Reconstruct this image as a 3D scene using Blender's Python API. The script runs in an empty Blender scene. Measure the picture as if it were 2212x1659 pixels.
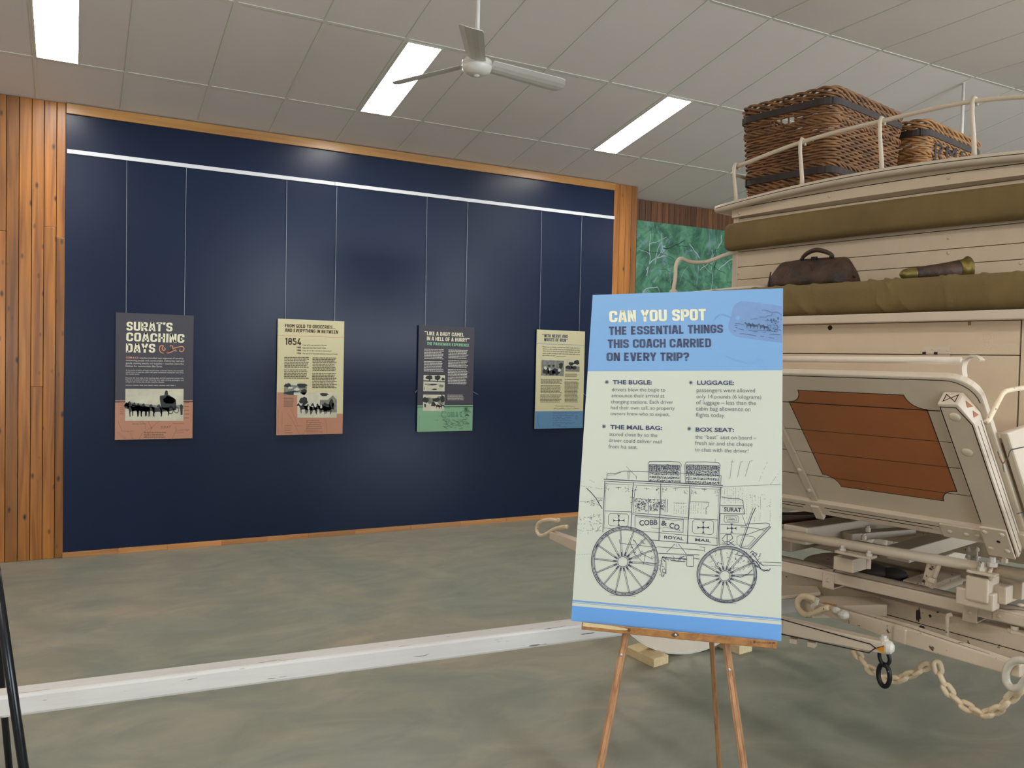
import bpy, bmesh, math, random
import numpy as np
from mathutils import Vector, Matrix, Quaternion
random.seed(7)
rng = np.random.default_rng(7)
SC = bpy.context.scene
COL = SC.collection
V = lambda *a: np.array(a, float)

# ------------------------------------------------------------------ camera
# world: X along the blue wall, Y towards it, Z up; camera above the origin
F_PX, YAW, PITCH, ROLL = 1781.524, 0.4887207, -0.0281257, 0.0220908
EYE = V(0, 0, 1.6)
_fw = V(math.sin(YAW)*math.cos(PITCH), math.cos(YAW)*math.cos(PITCH), math.sin(PITCH))
_r = V(math.cos(YAW), -math.sin(YAW), 0); _u = np.cross(_r, _fw)
RT = _r*math.cos(ROLL) + _u*math.sin(ROLL); UP = -_r*math.sin(ROLL) + _u*math.cos(ROLL)
cam_d = bpy.data.cameras.new('camera'); cam = bpy.data.objects.new('camera', cam_d); COL.objects.link(cam)
cam_d.sensor_width = 36.0; cam_d.lens = 36.0*F_PX/2212; cam_d.clip_start = 0.02; cam_d.clip_end = 200
cam.matrix_world = Matrix(((RT[0], UP[0], -_fw[0], 0), (RT[1], UP[1], -_fw[1], 0), (RT[2], UP[2], -_fw[2], 1.6), (0, 0, 0, 1)))
SC.camera = cam

# ------------------------------------------------------------------ light and exposure
SC.view_settings.view_transform = 'Standard'; SC.view_settings.look = 'None'
SC.view_settings.exposure = 0.25; SC.view_settings.gamma = 1.0
SC.view_settings.use_curve_mapping = False
SC.cycles.use_denoising = True
SC.cycles.max_bounces = 8; SC.cycles.diffuse_bounces = 5; SC.cycles.glossy_bounces = 4
SC.cycles.sample_clamp_indirect = 6.0
TUBE_LIGHT = 36.0          # ceiling troffers
DAY = 1.0                 # sky brightness
wd = bpy.data.worlds.new('sky'); SC.world = wd; wd.use_nodes = True
_n = wd.node_tree.nodes; _n['Background'].inputs[0].default_value = (0.72, 0.86, 1.0, 1); _n['Background'].inputs[1].default_value = DAY

def daylight(name, loc, w, h, rot, power, color=(0.80, 0.90, 1.0)):
    l = bpy.data.lights.new(name, 'AREA'); l.shape = 'RECTANGLE'; l.size = w; l.size_y = h
    l.energy = power; l.color = color
    o = bpy.data.objects.new(name, l); COL.objects.link(o); o.location = loc; o.rotation_euler = rot; return o
# sky light entering through the glazed doors behind the camera (wall_rear has the openings)
daylight('daylight_door', (6.4, -4.9, 1.95), 5.5, 3.7, (math.radians(90), 0, 0), 600)
daylight('daylight_window', (-2.2, -4.9, 1.7), 2.4, 1.6, (math.radians(90), 0, 0), 110)

# ------------------------------------------------------------------ frames and rays
def ray(px, py): return _fw*F_PX + RT*(px-1106) - UP*(py-829.5)
def hit(px, py, n, p0):
    k = ray(px, py); n = np.asarray(n, float); return EYE + k*((n@(np.asarray(p0, float)-EYE))/(n@k))
W = V(-.201, .98, 0); W /= np.linalg.norm(W); L = V(-W[1], W[0], 0); Z = V(0, 0, 1)
B0 = V(3.03, 2.5, 0) - .12*W
def B(a, s, z): return B0 + a*L + s*W + z*Z               # coach body frame: a forward, s to the far side
def BA(px, py, a): return hit(px, py, L, B0 + a*L)
def BS(px, py, s): return hit(px, py, W, B0 + s*W)
F0 = V(2.95, 2.385, 0); PS = V(.072, .9974, 0); PA = V(-.9974, .072, 0)
def G(a, s, z): return F0 + a*PA + s*PS + z*Z             # front carriage frame (turned a little)
def GA(px, py, a): return hit(px, py, PA, F0 + a*PA)
def GZ(px, py, z): return hit(px, py, Z, (0, 0, z))

def homog(src, dst):
    A = []; b = []
    for (x, y), (u, v) in zip(src, dst):
        A += [[x, y, 1, 0, 0, 0, -u*x, -u*y], [0, 0, 0, x, y, 1, -v*x, -v*y]]; b += [u, v]
    h = np.append(np.linalg.solve(np.array(A, float), np.array(b, float)), 1).reshape(3, 3)
    def f(x, y):
        q = h@V(x, y, 1); return q[0]/q[2], q[1]/q[2]
    return f

# ------------------------------------------------------------------ materials
def mat(name, color, rough=.5, metal=0., var=0., var_scale=6., bump=0., bump_scale=60., spots=None, coat=0., var_color=None, spec=.5, stretch=None):
    m = bpy.data.materials.new(name); m.use_nodes = True; nt = m.node_tree; nd = nt.nodes; bs = nd['Principled BSDF']
    bs.inputs['Base Color'].default_value = (*color, 1); bs.inputs['Roughness'].default_value = rough
    bs.inputs['Metallic'].default_value = metal; bs.inputs['Coat Weight'].default_value = coat
    bs.inputs['Coat Roughness'].default_value = .15; bs.inputs['Specular IOR Level'].default_value = spec
    tc = nd.new('ShaderNodeTexCoord'); src = tc.outputs['Object']
    if stretch:
        mp = nd.new('ShaderNodeMapping'); mp.inputs['Scale'].default_value = stretch
        nt.links.new(src, mp.inputs['Vector']); src = mp.outputs['Vector']
    out = None
    if var or var_color:
        no = nd.new('ShaderNodeTexNoise'); no.inputs['Scale'].default_value = var_scale; no.inputs['Detail'].default_value = 6
        no.inputs['Roughness'].default_value = .6
        nt.links.new(src, no.inputs['Vector'])
        rp = nd.new('ShaderNodeValToRGB'); rp.color_ramp.elements[0].position = .3; rp.color_ramp.elements[1].position = .7
        c2 = var_color or tuple(min(1, x*(1+var)) for x in color); c1 = color if var_color else tuple(x*(1-var) for x in color)
        rp.color_ramp.elements[0].color = (*c1, 1); rp.color_ramp.elements[1].color = (*c2, 1)
        nt.links.new(no.outputs['Fac'], rp.inputs['Fac']); out = rp.outputs['Color']
    if spots:   # (colour, scale, threshold): small chips / stains
        n2 = nd.new('ShaderNodeTexNoise'); n2.inputs['Scale'].default_value = spots[1]; n2.inputs['Detail'].default_value = 4
        nt.links.new(src, n2.inputs['Vector'])
        r2 = nd.new('ShaderNodeValToRGB'); r2.color_ramp.elements[0].position = spots[2]; r2.color_ramp.elements[1].position = spots[2]+.03
        r2.color_ramp.elements[0].color = (0, 0, 0, 1); r2.color_ramp.elements[1].color = (1, 1, 1, 1)
        nt.links.new(n2.outputs['Fac'], r2.inputs['Fac'])
        mx = nd.new('ShaderNodeMix'); mx.data_type = 'RGBA'
        nt.links.new(r2.outputs['Color'], mx.inputs['Factor'])
        if out: nt.links.new(out, mx.inputs['A'])
        else: mx.inputs['A'].default_value = (*color, 1)
        mx.inputs['B'].default_value = (*spots[0], 1); out = mx.outputs['Result']
    if out: nt.links.new(out, bs.inputs['Base Color'])
    if bump:
        nb = nd.new('ShaderNodeTexNoise'); nb.inputs['Scale'].default_value = bump_scale; nb.inputs['Detail'].default_value = 5
        nt.links.new(src, nb.inputs['Vector'])
        bp = nd.new('ShaderNodeBump'); bp.inputs['Strength'].default_value = bump; bp.inputs['Distance'].default_value = .01
        nt.links.new(nb.outputs['Fac'], bp.inputs['Height']); nt.links.new(bp.outputs['Normal'], bs.inputs['Normal'])
    return m

def srgb(r, g, b):
    f = lambda c: (c/255/12.92) if c <= 10 else ((c/255+.055)/1.055)**2.4
    return (f(r), f(g), f(b))

def wood(name, c_light, c_dark, axis=2, knots=True, rough=.35, grain=1.0, coat=.25):
    """boards: tone per board, long grain along `axis`, dark knots"""
    m = bpy.data.materials.new(name); m.use_nodes = True; nt = m.node_tree; nd = nt.nodes; bs = nd['Principled BSDF']; ln = nt.links.new
    geo = nd.new('ShaderNodeNewGeometry'); tc = nd.new('ShaderNodeTexCoord')
    off = nd.new('ShaderNodeVectorMath'); off.operation = 'MULTIPLY_ADD'
    cmb = nd.new('ShaderNodeCombineXYZ')
    for i in range(3): ln(geo.outputs['Random Per Island'], cmb.inputs[i])
    off.inputs[1].default_value = (37, 53, 71); ln(cmb.outputs[0], off.inputs[0]); ln(tc.outputs['Object'], off.inputs[2])
    mp = nd.new('ShaderNodeMapping'); s = [26*grain]*3; s[axis] = 1.1*grain; mp.inputs['Scale'].default_value = s; ln(off.outputs[0], mp.inputs['Vector'])
    no = nd.new('ShaderNodeTexNoise'); no.inputs['Scale'].default_value = 1; no.inputs['Detail'].default_value = 6; no.inputs['Distortion'].default_value = .6; ln(mp.outputs[0], no.inputs['Vector'])
    rp = nd.new('ShaderNodeValToRGB'); rp.color_ramp.elements[0].position = .28; rp.color_ramp.elements[1].position = .66
    rp.color_ramp.elements[0].color = (*c_dark, 1); rp.color_ramp.elements[1].color = (*c_light, 1); ln(no.outputs['Fac'], rp.inputs['Fac'])
    tone = nd.new('ShaderNodeMapRange'); tone.inputs['To Min'].default_value = .62; tone.inputs['To Max'].default_value = 1.18; ln(geo.outputs['Random Per Island'], tone.inputs['Value'])
    ml = nd.new('ShaderNodeVectorMath'); ml.operation = 'SCALE'; ln(rp.outputs['Color'], ml.inputs[0]); ln(tone.outputs[0], ml.inputs['Scale'])
    out = ml.outputs[0]
    if knots:
        mk = nd.new('ShaderNodeMapping'); s = [11.]*3; s[axis] = 5.0; mk.inputs['Scale'].default_value = s; ln(off.outputs[0], mk.inputs['Vector'])
        vo = nd.new('ShaderNodeTexVoronoi'); vo.inputs['Scale'].default_value = 1; ln(mk.outputs[0], vo.inputs['Vector'])
        rk = nd.new('ShaderNodeValToRGB'); rk.color_ramp.elements[0].position = .05; rk.color_ramp.elements[1].position = .16
        rk.color_ramp.elements[0].color = (1, 1, 1, 1); rk.color_ramp.elements[1].color = (0, 0, 0, 1); ln(vo.outputs['Distance'], rk.inputs['Fac'])
        mx = nd.new('ShaderNodeMix'); mx.data_type = 'RGBA'; ln(rk.outputs['Color'], mx.inputs['Factor']); ln(out, mx.inputs['A'])
        mx.inputs['B'].default_value = (.03, .012, .005, 1); out = mx.outputs['Result']
    ln(out, bs.inputs['Base Color']); bs.inputs['Roughness'].default_value = rough; bs.inputs['Coat Weight'].default_value = coat; bs.inputs['Coat Roughness'].default_value = .2
    return m

M = {}
M['pine'] = wood('pine_boards', srgb(184, 118, 42), srgb(122, 70, 20), coat=.1)
M['pineshade'] = wood('shaded_pine_boards', srgb(128, 80, 44), srgb(78, 44, 22))  # same pine, darkened: the recess's dim light is put into the colour
M['trim'] = wood('pine_trim', srgb(212, 156, 80), srgb(186, 126, 58), axis=0, knots=False)
M['parquet'] = wood('timber_strip', srgb(205, 148, 90), srgb(175, 116, 62), axis=0, knots=False)
M['oak'] = wood('oak', srgb(190, 142, 98), srgb(140, 94, 58), knots=False, grain=2.2, rough=.4)
M['ledge'] = wood('ledge_oak', srgb(186, 130, 66), srgb(140, 88, 40), axis=0, knots=False, grain=2.0)
M['blue'] = mat('blue_wall_paint', (.0046, .0136, .043), .25, spec=.28, var=.12, var_scale=1.1, bump=.006, bump_scale=9, stretch=(1, 1, .35))
M['ceil'] = mat('ceiling_panel', srgb(218, 207, 199), .8, var=.03, var_scale=1.2)
M['grid'] = mat('ceiling_grid', srgb(214, 208, 196), .5)
M['plaster'] = mat('plaster', srgb(205, 200, 190), .8)
M['floor'] = None
M['cream'] = mat('cream_paint', srgb(203, 187, 166), .42, var=.05, var_scale=5, bump=.03, bump_scale=40)
M['creamdirty'] = mat('worn_cream_paint', srgb(204, 187, 165), .42, var=.07, var_scale=9, bump=.05, bump_scale=60, spots=((.07, .04, .022), 30, .665))
M['creamplank'] = mat('cream_boards', srgb(206, 186, 159), .5, var=.04, var_scale=7, bump=.05, bump_scale=50)
M['whitewood'] = mat('white_cracked_paint', srgb(196, 192, 186), .4, var=.04, var_scale=6, bump=.05, bump_scale=30, spots=(srgb(120, 105, 90), 14, .675), stretch=(.6, 8, 8))
M['creamshade'] = mat('shaded_cream_paint', srgb(186, 170, 148), .45, var=.05, var_scale=7)  # cream darkened to paint in the shade under the coach
M['brownpanel'] = mat('brown_panel_paint', srgb(158, 94, 50), .35, var=.10, var_scale=4)
M['pin'] = mat('maroon_pinstripe', (.022, .006, .006), .5)
M['orange'] = mat('orange_paint', srgb(214, 140, 30), .45)
M['seam'] = mat('dark_seam', (.02, .014, .01), .8)
M['olive'] = mat('olive_canvas', srgb(116, 96, 56), .85, var=.2, var_scale=2.6, bump=.25, bump_scale=260)
M['leather'] = mat('brown_leather', srgb(31, 21, 15), .6, var_color=srgb(80, 52, 31), var_scale=13, bump=.6, bump_scale=36)
M['darkleather'] = mat('black_strap_leather', srgb(46, 34, 29), .65, var=.2, var_scale=20, bump=.2, bump_scale=40)
M['strapleather'] = mat('layered_leather', srgb(84, 62, 42), .7, var_color=srgb(50, 36, 24), var_scale=1.0, stretch=(2, 2, 150))
M['brass'] = mat('old_brass', srgb(128, 112, 62), .42, metal=.8, var=.25, var_scale=25)
M['black'] = mat('black_steel', (.008, .009, .012), .22, metal=.3)
M['ironblack'] = mat('black_iron', (.02, .02, .022), .35, metal=.6, spots=(srgb(150, 150, 150), 70, .68))
M['steel'] = mat('screw_steel', (.45, .47, .5), .35, metal=.9)
M['chip'] = mat('whitened_iron', srgb(212, 205, 192), .4, var=.06, var_scale=30, spots=((.03, .028, .03), 60, .70))
M['chain'] = mat('chain_cream', srgb(224, 204, 172), .4, var=.06, var_scale=30, spots=((.03, .02, .015), 80, .66))
M['rail'] = mat('white_rail', srgb(222, 224, 228), .35)
M['wire'] = mat('steel_wire', (.5, .53, .58), .4, metal=.5)
M['fan'] = mat('fan_white', srgb(222, 216, 206), .35)
M['blade'] = mat('fan_blade_grey', srgb(206, 202, 194), .4, var=.05, var_scale=6)
M['block'] = mat('chipboard', srgb(206, 184, 140), .8, var=.1, var_scale=60)
M['wicker'] = mat('wicker_willow', srgb(142, 98, 56), .6, var_color=srgb(84, 54, 32), var_scale=14)
M['wicker2'] = mat('wicker_pale', srgb(172, 126, 72), .55, var_color=srgb(122, 82, 46), var_scale=14)
M['rubber'] = mat('dark_rubber', (.03, .022, .018), .7)
M['paint_black'] = mat('stencil_paint', (.018, .018, .024), .7)
M['s_cream'] = mat('print_cream', srgb(198, 204, 190), .42)
M['s_blue'] = mat('print_sky_blue', srgb(116, 164, 212), .42)
M['s_blue2'] = mat('print_mid_blue', srgb(98, 156, 220), .42)
M['s_line'] = mat('print_line_blue', srgb(112, 156, 208), .42)
M['s_tag'] = mat('print_tag_blue', srgb(112, 146, 194), .45, var=.08, var_scale=22)
M['s_tagline'] = mat('print_tag_ink', srgb(58, 84, 116), .5)
M['s_navy'] = mat('print_navy', srgb(52, 64, 98), .5)
M['s_ink'] = mat('print_drawing_ink', srgb(62, 68, 90), .5)
M['s_text'] = mat('print_slate', srgb(92, 98, 104), .5)
M['s_pale'] = mat('print_pale_lettering', srgb(228, 226, 196), .5)
M['s_edge'] = mat('foam_board_edge', srgb(205, 214, 226), .5)
M['w_dark'] = mat('print_charcoal', srgb(58, 56, 66), .45)
M['w_straw'] = mat('print_straw', srgb(206, 200, 160), .45)
M['w_terra'] = mat('print_terracotta', srgb(182, 130, 104), .45)
M['w_green'] = mat('print_green', srgb(124, 168, 134), .45)
M['w_bluep'] = mat('print_steel_blue', srgb(88, 134, 172), .45)
M['w_brown'] = mat('print_brown', srgb(84, 58, 36), .5)
M['w_orange'] = mat('print_orange', srgb(214, 146, 104), .5)
M['w_mint'] = mat('print_mint', srgb(140, 198, 158), .5)
M['w_map'] = mat('print_map_ink', srgb(132, 92, 70), .5)
M['w_greenink'] = mat('print_green_ink', srgb(82, 128, 98), .5)
M['w_body'] = mat('print_body_dark', srgb(84, 78, 62), .5)
M['w_bodyl'] = mat('print_body_light', srgb(196, 194, 184), .5)
M['photo'] = mat('photo_print', srgb(178, 178, 158), .4, var_color=srgb(214, 212, 188), var_scale=7)
M['photo_mid'] = mat('photo_midtone', srgb(96, 100, 92), .4, var_color=srgb(140, 142, 130), var_scale=40)
M['photo_dark'] = mat('photo_dark', srgb(30, 34, 32), .4, var=.5, var_scale=60)

def floor_material():
    m = bpy.data.materials.new('polished_concrete'); m.use_nodes = True; nt = m.node_tree; nd = nt.nodes; bs = nd['Principled BSDF']; ln = nt.links.new
    tc = nd.new('ShaderNodeTexCoord')
    n1 = nd.new('ShaderNodeTexNoise'); n1.inputs['Scale'].default_value = .75; n1.inputs['Detail'].default_value = 9; n1.inputs['Roughness'].default_value = .62; n1.inputs['Distortion'].default_value = 1.3
    ln(tc.outputs['Object'], n1.inputs['Vector'])
    r1 = nd.new('ShaderNodeValToRGB'); e = r1.color_ramp.elements
    e[0].position = .30; e[0].color = (*srgb(132, 137, 127), 1); e[1].position = .72; e[1].color = (*srgb(164, 154, 134), 1)
    x = r1.color_ramp.elements.new(.5); x.color = (*srgb(147, 146, 131), 1)
    ln(n1.outputs['Fac'], r1.inputs['Fac'])
    n2 = nd.new('ShaderNodeTexNoise'); n2.inputs['Scale'].default_value = 2.4; n2.inputs['Detail'].default_value = 14; n2.inputs['Roughness'].default_value = .62; n2.inputs['Distortion'].default_value = 1.5
    mp = nd.new('ShaderNodeMapping'); mp.inputs['Scale'].default_value = (.8, 1.25, 1); ln(tc.outputs['Object'], mp.inputs['Vector']); ln(mp.outputs[0], n2.inputs['Vector'])
    r2 = nd.new('ShaderNodeValToRGB'); r2.color_ramp.elements[0].position = .38; r2.color_ramp.elements[1].position = .66
    r2.color_ramp.elements[0].color = (.72, .74, .74, 1); r2.color_ramp.elements[1].color = (1.03, 1.0, .97, 1); ln(n2.outputs['Fac'], r2.inputs['Fac'])
    mx = nd.new('ShaderNodeMix'); mx.data_type = 'RGBA'; mx.blend_type = 'MULTIPLY'; mx.inputs['Factor'].default_value = .75
    ln(r1.outputs['Color'], mx.inputs['A']); ln(r2.outputs['Color'], mx.inputs['B']); ln(mx.outputs['Result'], bs.inputs['Base Color'])
    bs.inputs['Roughness'].default_value = .42; bs.inputs['Specular IOR Level'].default_value = .35
    return m
M['floor'] = floor_material()

def mural_material():
    m = bpy.data.materials.new('painted_foliage'); m.use_nodes = True; nt = m.node_tree; nd = nt.nodes; bs = nd['Principled BSDF']; ln = nt.links.new
    tc = nd.new('ShaderNodeTexCoord')
    n1 = nd.new('ShaderNodeTexNoise'); n1.inputs['Scale'].default_value = 3.4; n1.inputs['Detail'].default_value = 10; n1.inputs['Roughness'].default_value = .68; n1.inputs['Distortion'].default_value = 1.6; ln(tc.outputs['Object'], n1.inputs['Vector'])
    r1 = nd.new('ShaderNodeValToRGB'); e = r1.color_ramp.elements
    e[0].position = .32; e[0].color = (*srgb(34, 76, 60), 1); e[1].position = .64; e[1].color = (*srgb(104, 162, 128), 1)
    x = e.new(.48); x.color = (*srgb(68, 124, 94), 1)
    ln(n1.outputs['Fac'], r1.inputs['Fac'])
    n2 = nd.new('ShaderNodeTexNoise'); n2.inputs['Scale'].default_value = 2.2; n2.inputs['Detail'].default_value = 12; n2.inputs['Roughness'].default_value = .75; n2.inputs['Distortion'].default_value = 2.6
    mp = nd.new('ShaderNodeMapping'); mp.inputs['Scale'].default_value = (1.5, 1, .8); mp.inputs['Location'].default_value = (3.1, 0, 1.7); mp.inputs['Rotation'].default_value = (0, .5, 0); ln(tc.outputs['Object'], mp.inputs['Vector']); ln(mp.outputs[0], n2.inputs['Vector'])
    r2 = nd.new('ShaderNodeValToRGB'); r2.color_ramp.elements[0].position = .56; r2.color_ramp.elements[1].position = .66; r2.color_ramp.elements[0].color = (0, 0, 0, 1); r2.color_ramp.elements[1].color = (.9, .9, .9, 1); ln(n2.outputs['Fac'], r2.inputs['Fac'])
    mx = nd.new('ShaderNodeMix'); mx.data_type = 'RGBA'; ln(r2.outputs['Color'], mx.inputs['Factor']); ln(r1.outputs['Color'], mx.inputs['A']); mx.inputs['B'].default_value = (*srgb(138, 166, 184), 1)
    ln(mx.outputs['Result'], bs.inputs['Base Color']); bs.inputs['Roughness'].default_value = .55
    return m
M['mural'] = mural_material()
M['mural_white'] = mat('painted_branch', srgb(172, 190, 190), .6)
M['mural_dark'] = mat('painted_dark_branch', srgb(24, 52, 46), .6)

def emissive(name, color, strength):
    m = bpy.data.materials.new(name); m.use_nodes = True; bs = m.node_tree.nodes['Principled BSDF']
    bs.inputs['Base Color'].default_value = (.8, .8, .8, 1); bs.inputs['Emission Color'].default_value = (*color, 1); bs.inputs['Emission Strength'].default_value = strength
    return m
M['lamp'] = emissive('lit_diffuser', (1.0, .965, .925), TUBE_LIGHT)
def glass_material():
    m = bpy.data.materials.new('window_glass'); m.use_nodes = True; nt = m.node_tree; nd = nt.nodes
    tr = nd.new('ShaderNodeBsdfTransparent'); gl = nd.new('ShaderNodeBsdfGlossy'); gl.inputs['Roughness'].default_value = .02
    mx = nd.new('ShaderNodeMixShader'); mx.inputs[0].default_value = .06
    nt.links.new(tr.outputs[0], mx.inputs[1]); nt.links.new(gl.outputs[0], mx.inputs[2]); nt.links.new(mx.outputs[0], nd['Material Output'].inputs['Surface'])
    return m
M['glass'] = glass_material()

# ------------------------------------------------------------------ mesh builder
def unit(v): v = np.asarray(v, float); return v/np.linalg.norm(v)
class MB:
    def __init__(s): s.v = []; s.f = []
    def add(s, vs, fs):
        o = len(s.v); s.v += [tuple(map(float, p)) for p in vs]; s.f += [tuple(i+o for i in f) for f in fs]; return s
    def box(s, c, hx, hy, hz):
        c, hx, hy, hz = (np.asarray(q, float) for q in (c, hx, hy, hz))
        vs = [c+i*hx+j*hy+k*hz for k in (-1, 1) for j in (-1, 1) for i in (-1, 1)]
        fs = [(0, 2, 3, 1), (4, 5, 7, 6), (0, 1, 5, 4), (2, 6, 7, 3), (0, 4, 6, 2), (1, 3, 7, 5)]
        if np.dot(np.cross(hx, hy), hz) < 0: fs = [f[::-1] for f in fs]
        return s.add(vs, fs)
    def aabox(s, x0, x1, y0, y1, z0, z1):
        return s.box(((x0+x1)/2, (y0+y1)/2, (z0+z1)/2), ((x1-x0)/2, 0, 0), (0, (y1-y0)/2, 0), (0, 0, (z1-z0)/2))
    def beam(s, p0, p1, w, h, up=(0, 0, 1), w1=None, h1=None):
        p0, p1 = np.asarray(p0, float), np.asarray(p1, float); d = unit(p1-p0); up = np.asarray(up, float); up = unit(up-d*(up@d)); sd = np.cross(d, up)
        w1 = w if w1 is None else w1; h1 = h if h1 is None else h1; vs = []
        for p, a, b in ((p0, w/2, h/2), (p1, w1/2, h1/2)): vs += [p-sd*a-up*b, p+sd*a-up*b, p+sd*a+up*b, p-sd*a+up*b]
        return s.add(vs, [(0, 1, 2, 3), (7, 6, 5, 4), (0, 4, 5, 1), (1, 5, 6, 2), (2, 6, 7, 3), (3, 7, 4, 0)])
    def tube(s, pts, r, seg=10, closed=False, caps=True):
        P = [np.asarray(p, float) for p in pts]; n = len(P); rs = r if hasattr(r, '__len__') else [r]*n
        T = []
        for i in range(n):
            a = P[(i-1) % n] if (closed or i > 0) else P[i]; b = P[(i+1) % n] if (closed or i < n-1) else P[i]; T.append(unit(b-a))
        ref = V(0, 0, 1) if abs(T[0][2]) < .9 else V(1, 0, 0); nrm = unit(ref-T[0]*(ref@T[0])); vs = []
        for i in range(n):
            nrm = unit(nrm-T[i]*(nrm@T[i])); bn = np.cross(T[i], nrm)
            vs += [P[i]+rs[i]*(math.cos(t)*nrm+math.sin(t)*bn) for t in np.linspace(0, 2*math.pi, seg, endpoint=False)]
        fs = [(i*seg+j, i*seg+(j+1) % seg, ((i+1) % n)*seg+(j+1) % seg, ((i+1) % n)*seg+j) for i in range(n if closed else n-1) for j in range(seg)]
        if caps and not closed: fs += [tuple(range(seg))[::-1], tuple((n-1)*seg+j for j in range(seg))]
        return s.add(vs, fs)
    def lathe(s, p0, axis, prof, seg=24):
        ax = unit(axis); ref = V(0, 0, 1) if abs(ax[2]) < .9 else V(1, 0, 0); e1 = unit(ref-ax*(ref@ax)); e2 = np.cross(ax, e1); p0 = np.asarray(p0, float); vs = []
        for (t, r) in prof: vs += [p0+ax*t+max(r, 1e-5)*(math.cos(q)*e1+math.sin(q)*e2) for q in np.linspace(0, 2*math.pi, seg, endpoint=False)]
        n = len(prof); fs = [(i*seg+j, i*seg+(j+1) % seg, (i+1)*seg+(j+1) % seg, (i+1)*seg+j) for i in range(n-1) for j in range(seg)]
        fs += [tuple(range(seg))[::-1], tuple((n-1)*seg+j for j in range(seg))]
        return s.add(vs, fs)
    def ball(s, c, r, seg=10, axis=(0, 0, 1), flat=1.0):
        return s.lathe(c, axis, [(r*flat*math.sin(t), r*math.cos(t)) for t in np.linspace(-math.pi/2, math.pi/2, 7)], seg)
    def dome(s, c, axis, r, h, seg=10):      # rivet or bolt head
        return s.lathe(c, axis, [(-h*.2, r)]+[(h*math.sin(t), r*math.cos(t)) for t in np.linspace(0, math.pi/2, 4)], seg)
    def prism(s, pts, th):
        P = [np.asarray(p, float) for p in pts]; th = np.asarray(th, float); n = len(P)
        return s.add(P+[p+th for p in P], [tuple(range(n))[::-1], tuple(range(n, 2*n))]+[(i, (i+1) % n, n+(i+1) % n, n+i) for i in range(n)])
    def poly(s, pts): return s.add(pts, [tuple(range(len(pts)))])
    def strip(s, pts2, wd, fn, closed=False):
        """flat ribbon of width wd along a 2D path, mapped to space by fn(u,v)"""
        P = [V(*p) for p in pts2]
        if closed is False and len(P) > 2 and np.allclose(P[0], P[-1]): closed = True; P = P[:-1]
        n = len(P); vs = []
        for i in range(n):
            d0 = P[i]-P[i-1] if (closed or i > 0) else P[i+1]-P[i]; d1 = P[(i+1) % n]-P[i] if (closed or i < n-1) else d0
            d0 = unit(d0) if np.linalg.norm(d0) > 1e-9 else V(1, 0); d1 = unit(d1) if np.linalg.norm(d1) > 1e-9 else d0
            n0 = V(-d0[1], d0[0]); n1 = V(-d1[1], d1[0]); m = n0+n1; m = unit(m) if np.linalg.norm(m) > 1e-6 else n0
            k = wd/2/max(.45, m@n0); vs += [fn(*(P[i]+m*k)), fn(*(P[i]-m*k))]
        return s.add(vs, [(2*i, 2*i+1, 2*((i+1) % n)+1, 2*((i+1) % n)) for i in range(n if closed else n-1)])
    def disc(s, c, r, fn, seg=14): return s.add([fn(c[0]+r*math.cos(t), c[1]+r*math.sin(t)) for t in np.linspace(0, 2*math.pi, seg, endpoint=False)], [tuple(range(seg))])
    def build(s, name, m, parent=None, smooth=False, bevel=0., loc=None, sub=0):
        me = bpy.data.meshes.new(name)
        org = np.asarray(parent['_o'] if parent is not None else (loc if loc is not None else (0, 0, 0)), float)
        me.from_pydata([tuple(V(*p)-org) for p in s.v], [], s.f); me.materials.append(M[m] if isinstance(m, str) else m)
        bm = bmesh.new(); bm.from_mesh(me); bmesh.ops.recalc_face_normals(bm, faces=bm.faces); bm.to_mesh(me); bm.free()
        o = bpy.data.objects.new(name, me); COL.objects.link(o)
        if parent is not None: o.parent = parent
        else: o.location = org
        o['_o'] = tuple(map(float, org))
        if smooth:
            for p in me.polygons: p.use_smooth = True
        if bevel:
            b = o.modifiers.new('edge', 'BEVEL'); b.width = bevel; b.segments = 2; b.limit_method = 'ANGLE'; b.angle_limit = math.radians(40)
        if sub:
            b = o.modifiers.new('round', 'SUBSURF'); b.levels = sub; b.render_levels = sub
        return o
def tag(o, label=None, cat=None, group=None, kind=None):
    for k, v in (('label', label), ('category', cat), ('group', group), ('kind', kind)):
        if v: o[k] = v
    return o
def thing(name, label, cat, loc, group=None):
    o = bpy.data.objects.new(name, None); COL.objects.link(o); o.location = tuple(map(float, loc)); o.empty_display_size = .1
    o['_o'] = tuple(map(float, loc)); return tag(o, label, cat, group)
def struct(mb, name, m, **k): return tag(mb.build(name, m, **k), kind='structure')
def arc(c, r, a0, a1, n=10, ry=None): return [(c[0]+r*math.cos(t), c[1]+(ry or r)*math.sin(t)) for t in np.linspace(a0, a1, n)]
def smooth3(pts, n=6):
    """Catmull-Rom through the points (any dimension)"""
    P = [np.asarray(p, float) for p in pts]; P = [2*P[0]-P[1]]+P+[2*P[-1]-P[-2]]; out = []
    for i in range(1, len(P)-2):
        for t in np.linspace(0, 1, n, endpoint=False):
            a, b, c, d = P[i-1], P[i], P[i+1], P[i+2]
            out.append(.5*((2*b)+(c-a)*t+(2*a-5*b+4*c-d)*t*t+(-a+3*b-3*c+d)*t**3))
    return out+[P[-2]]

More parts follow.
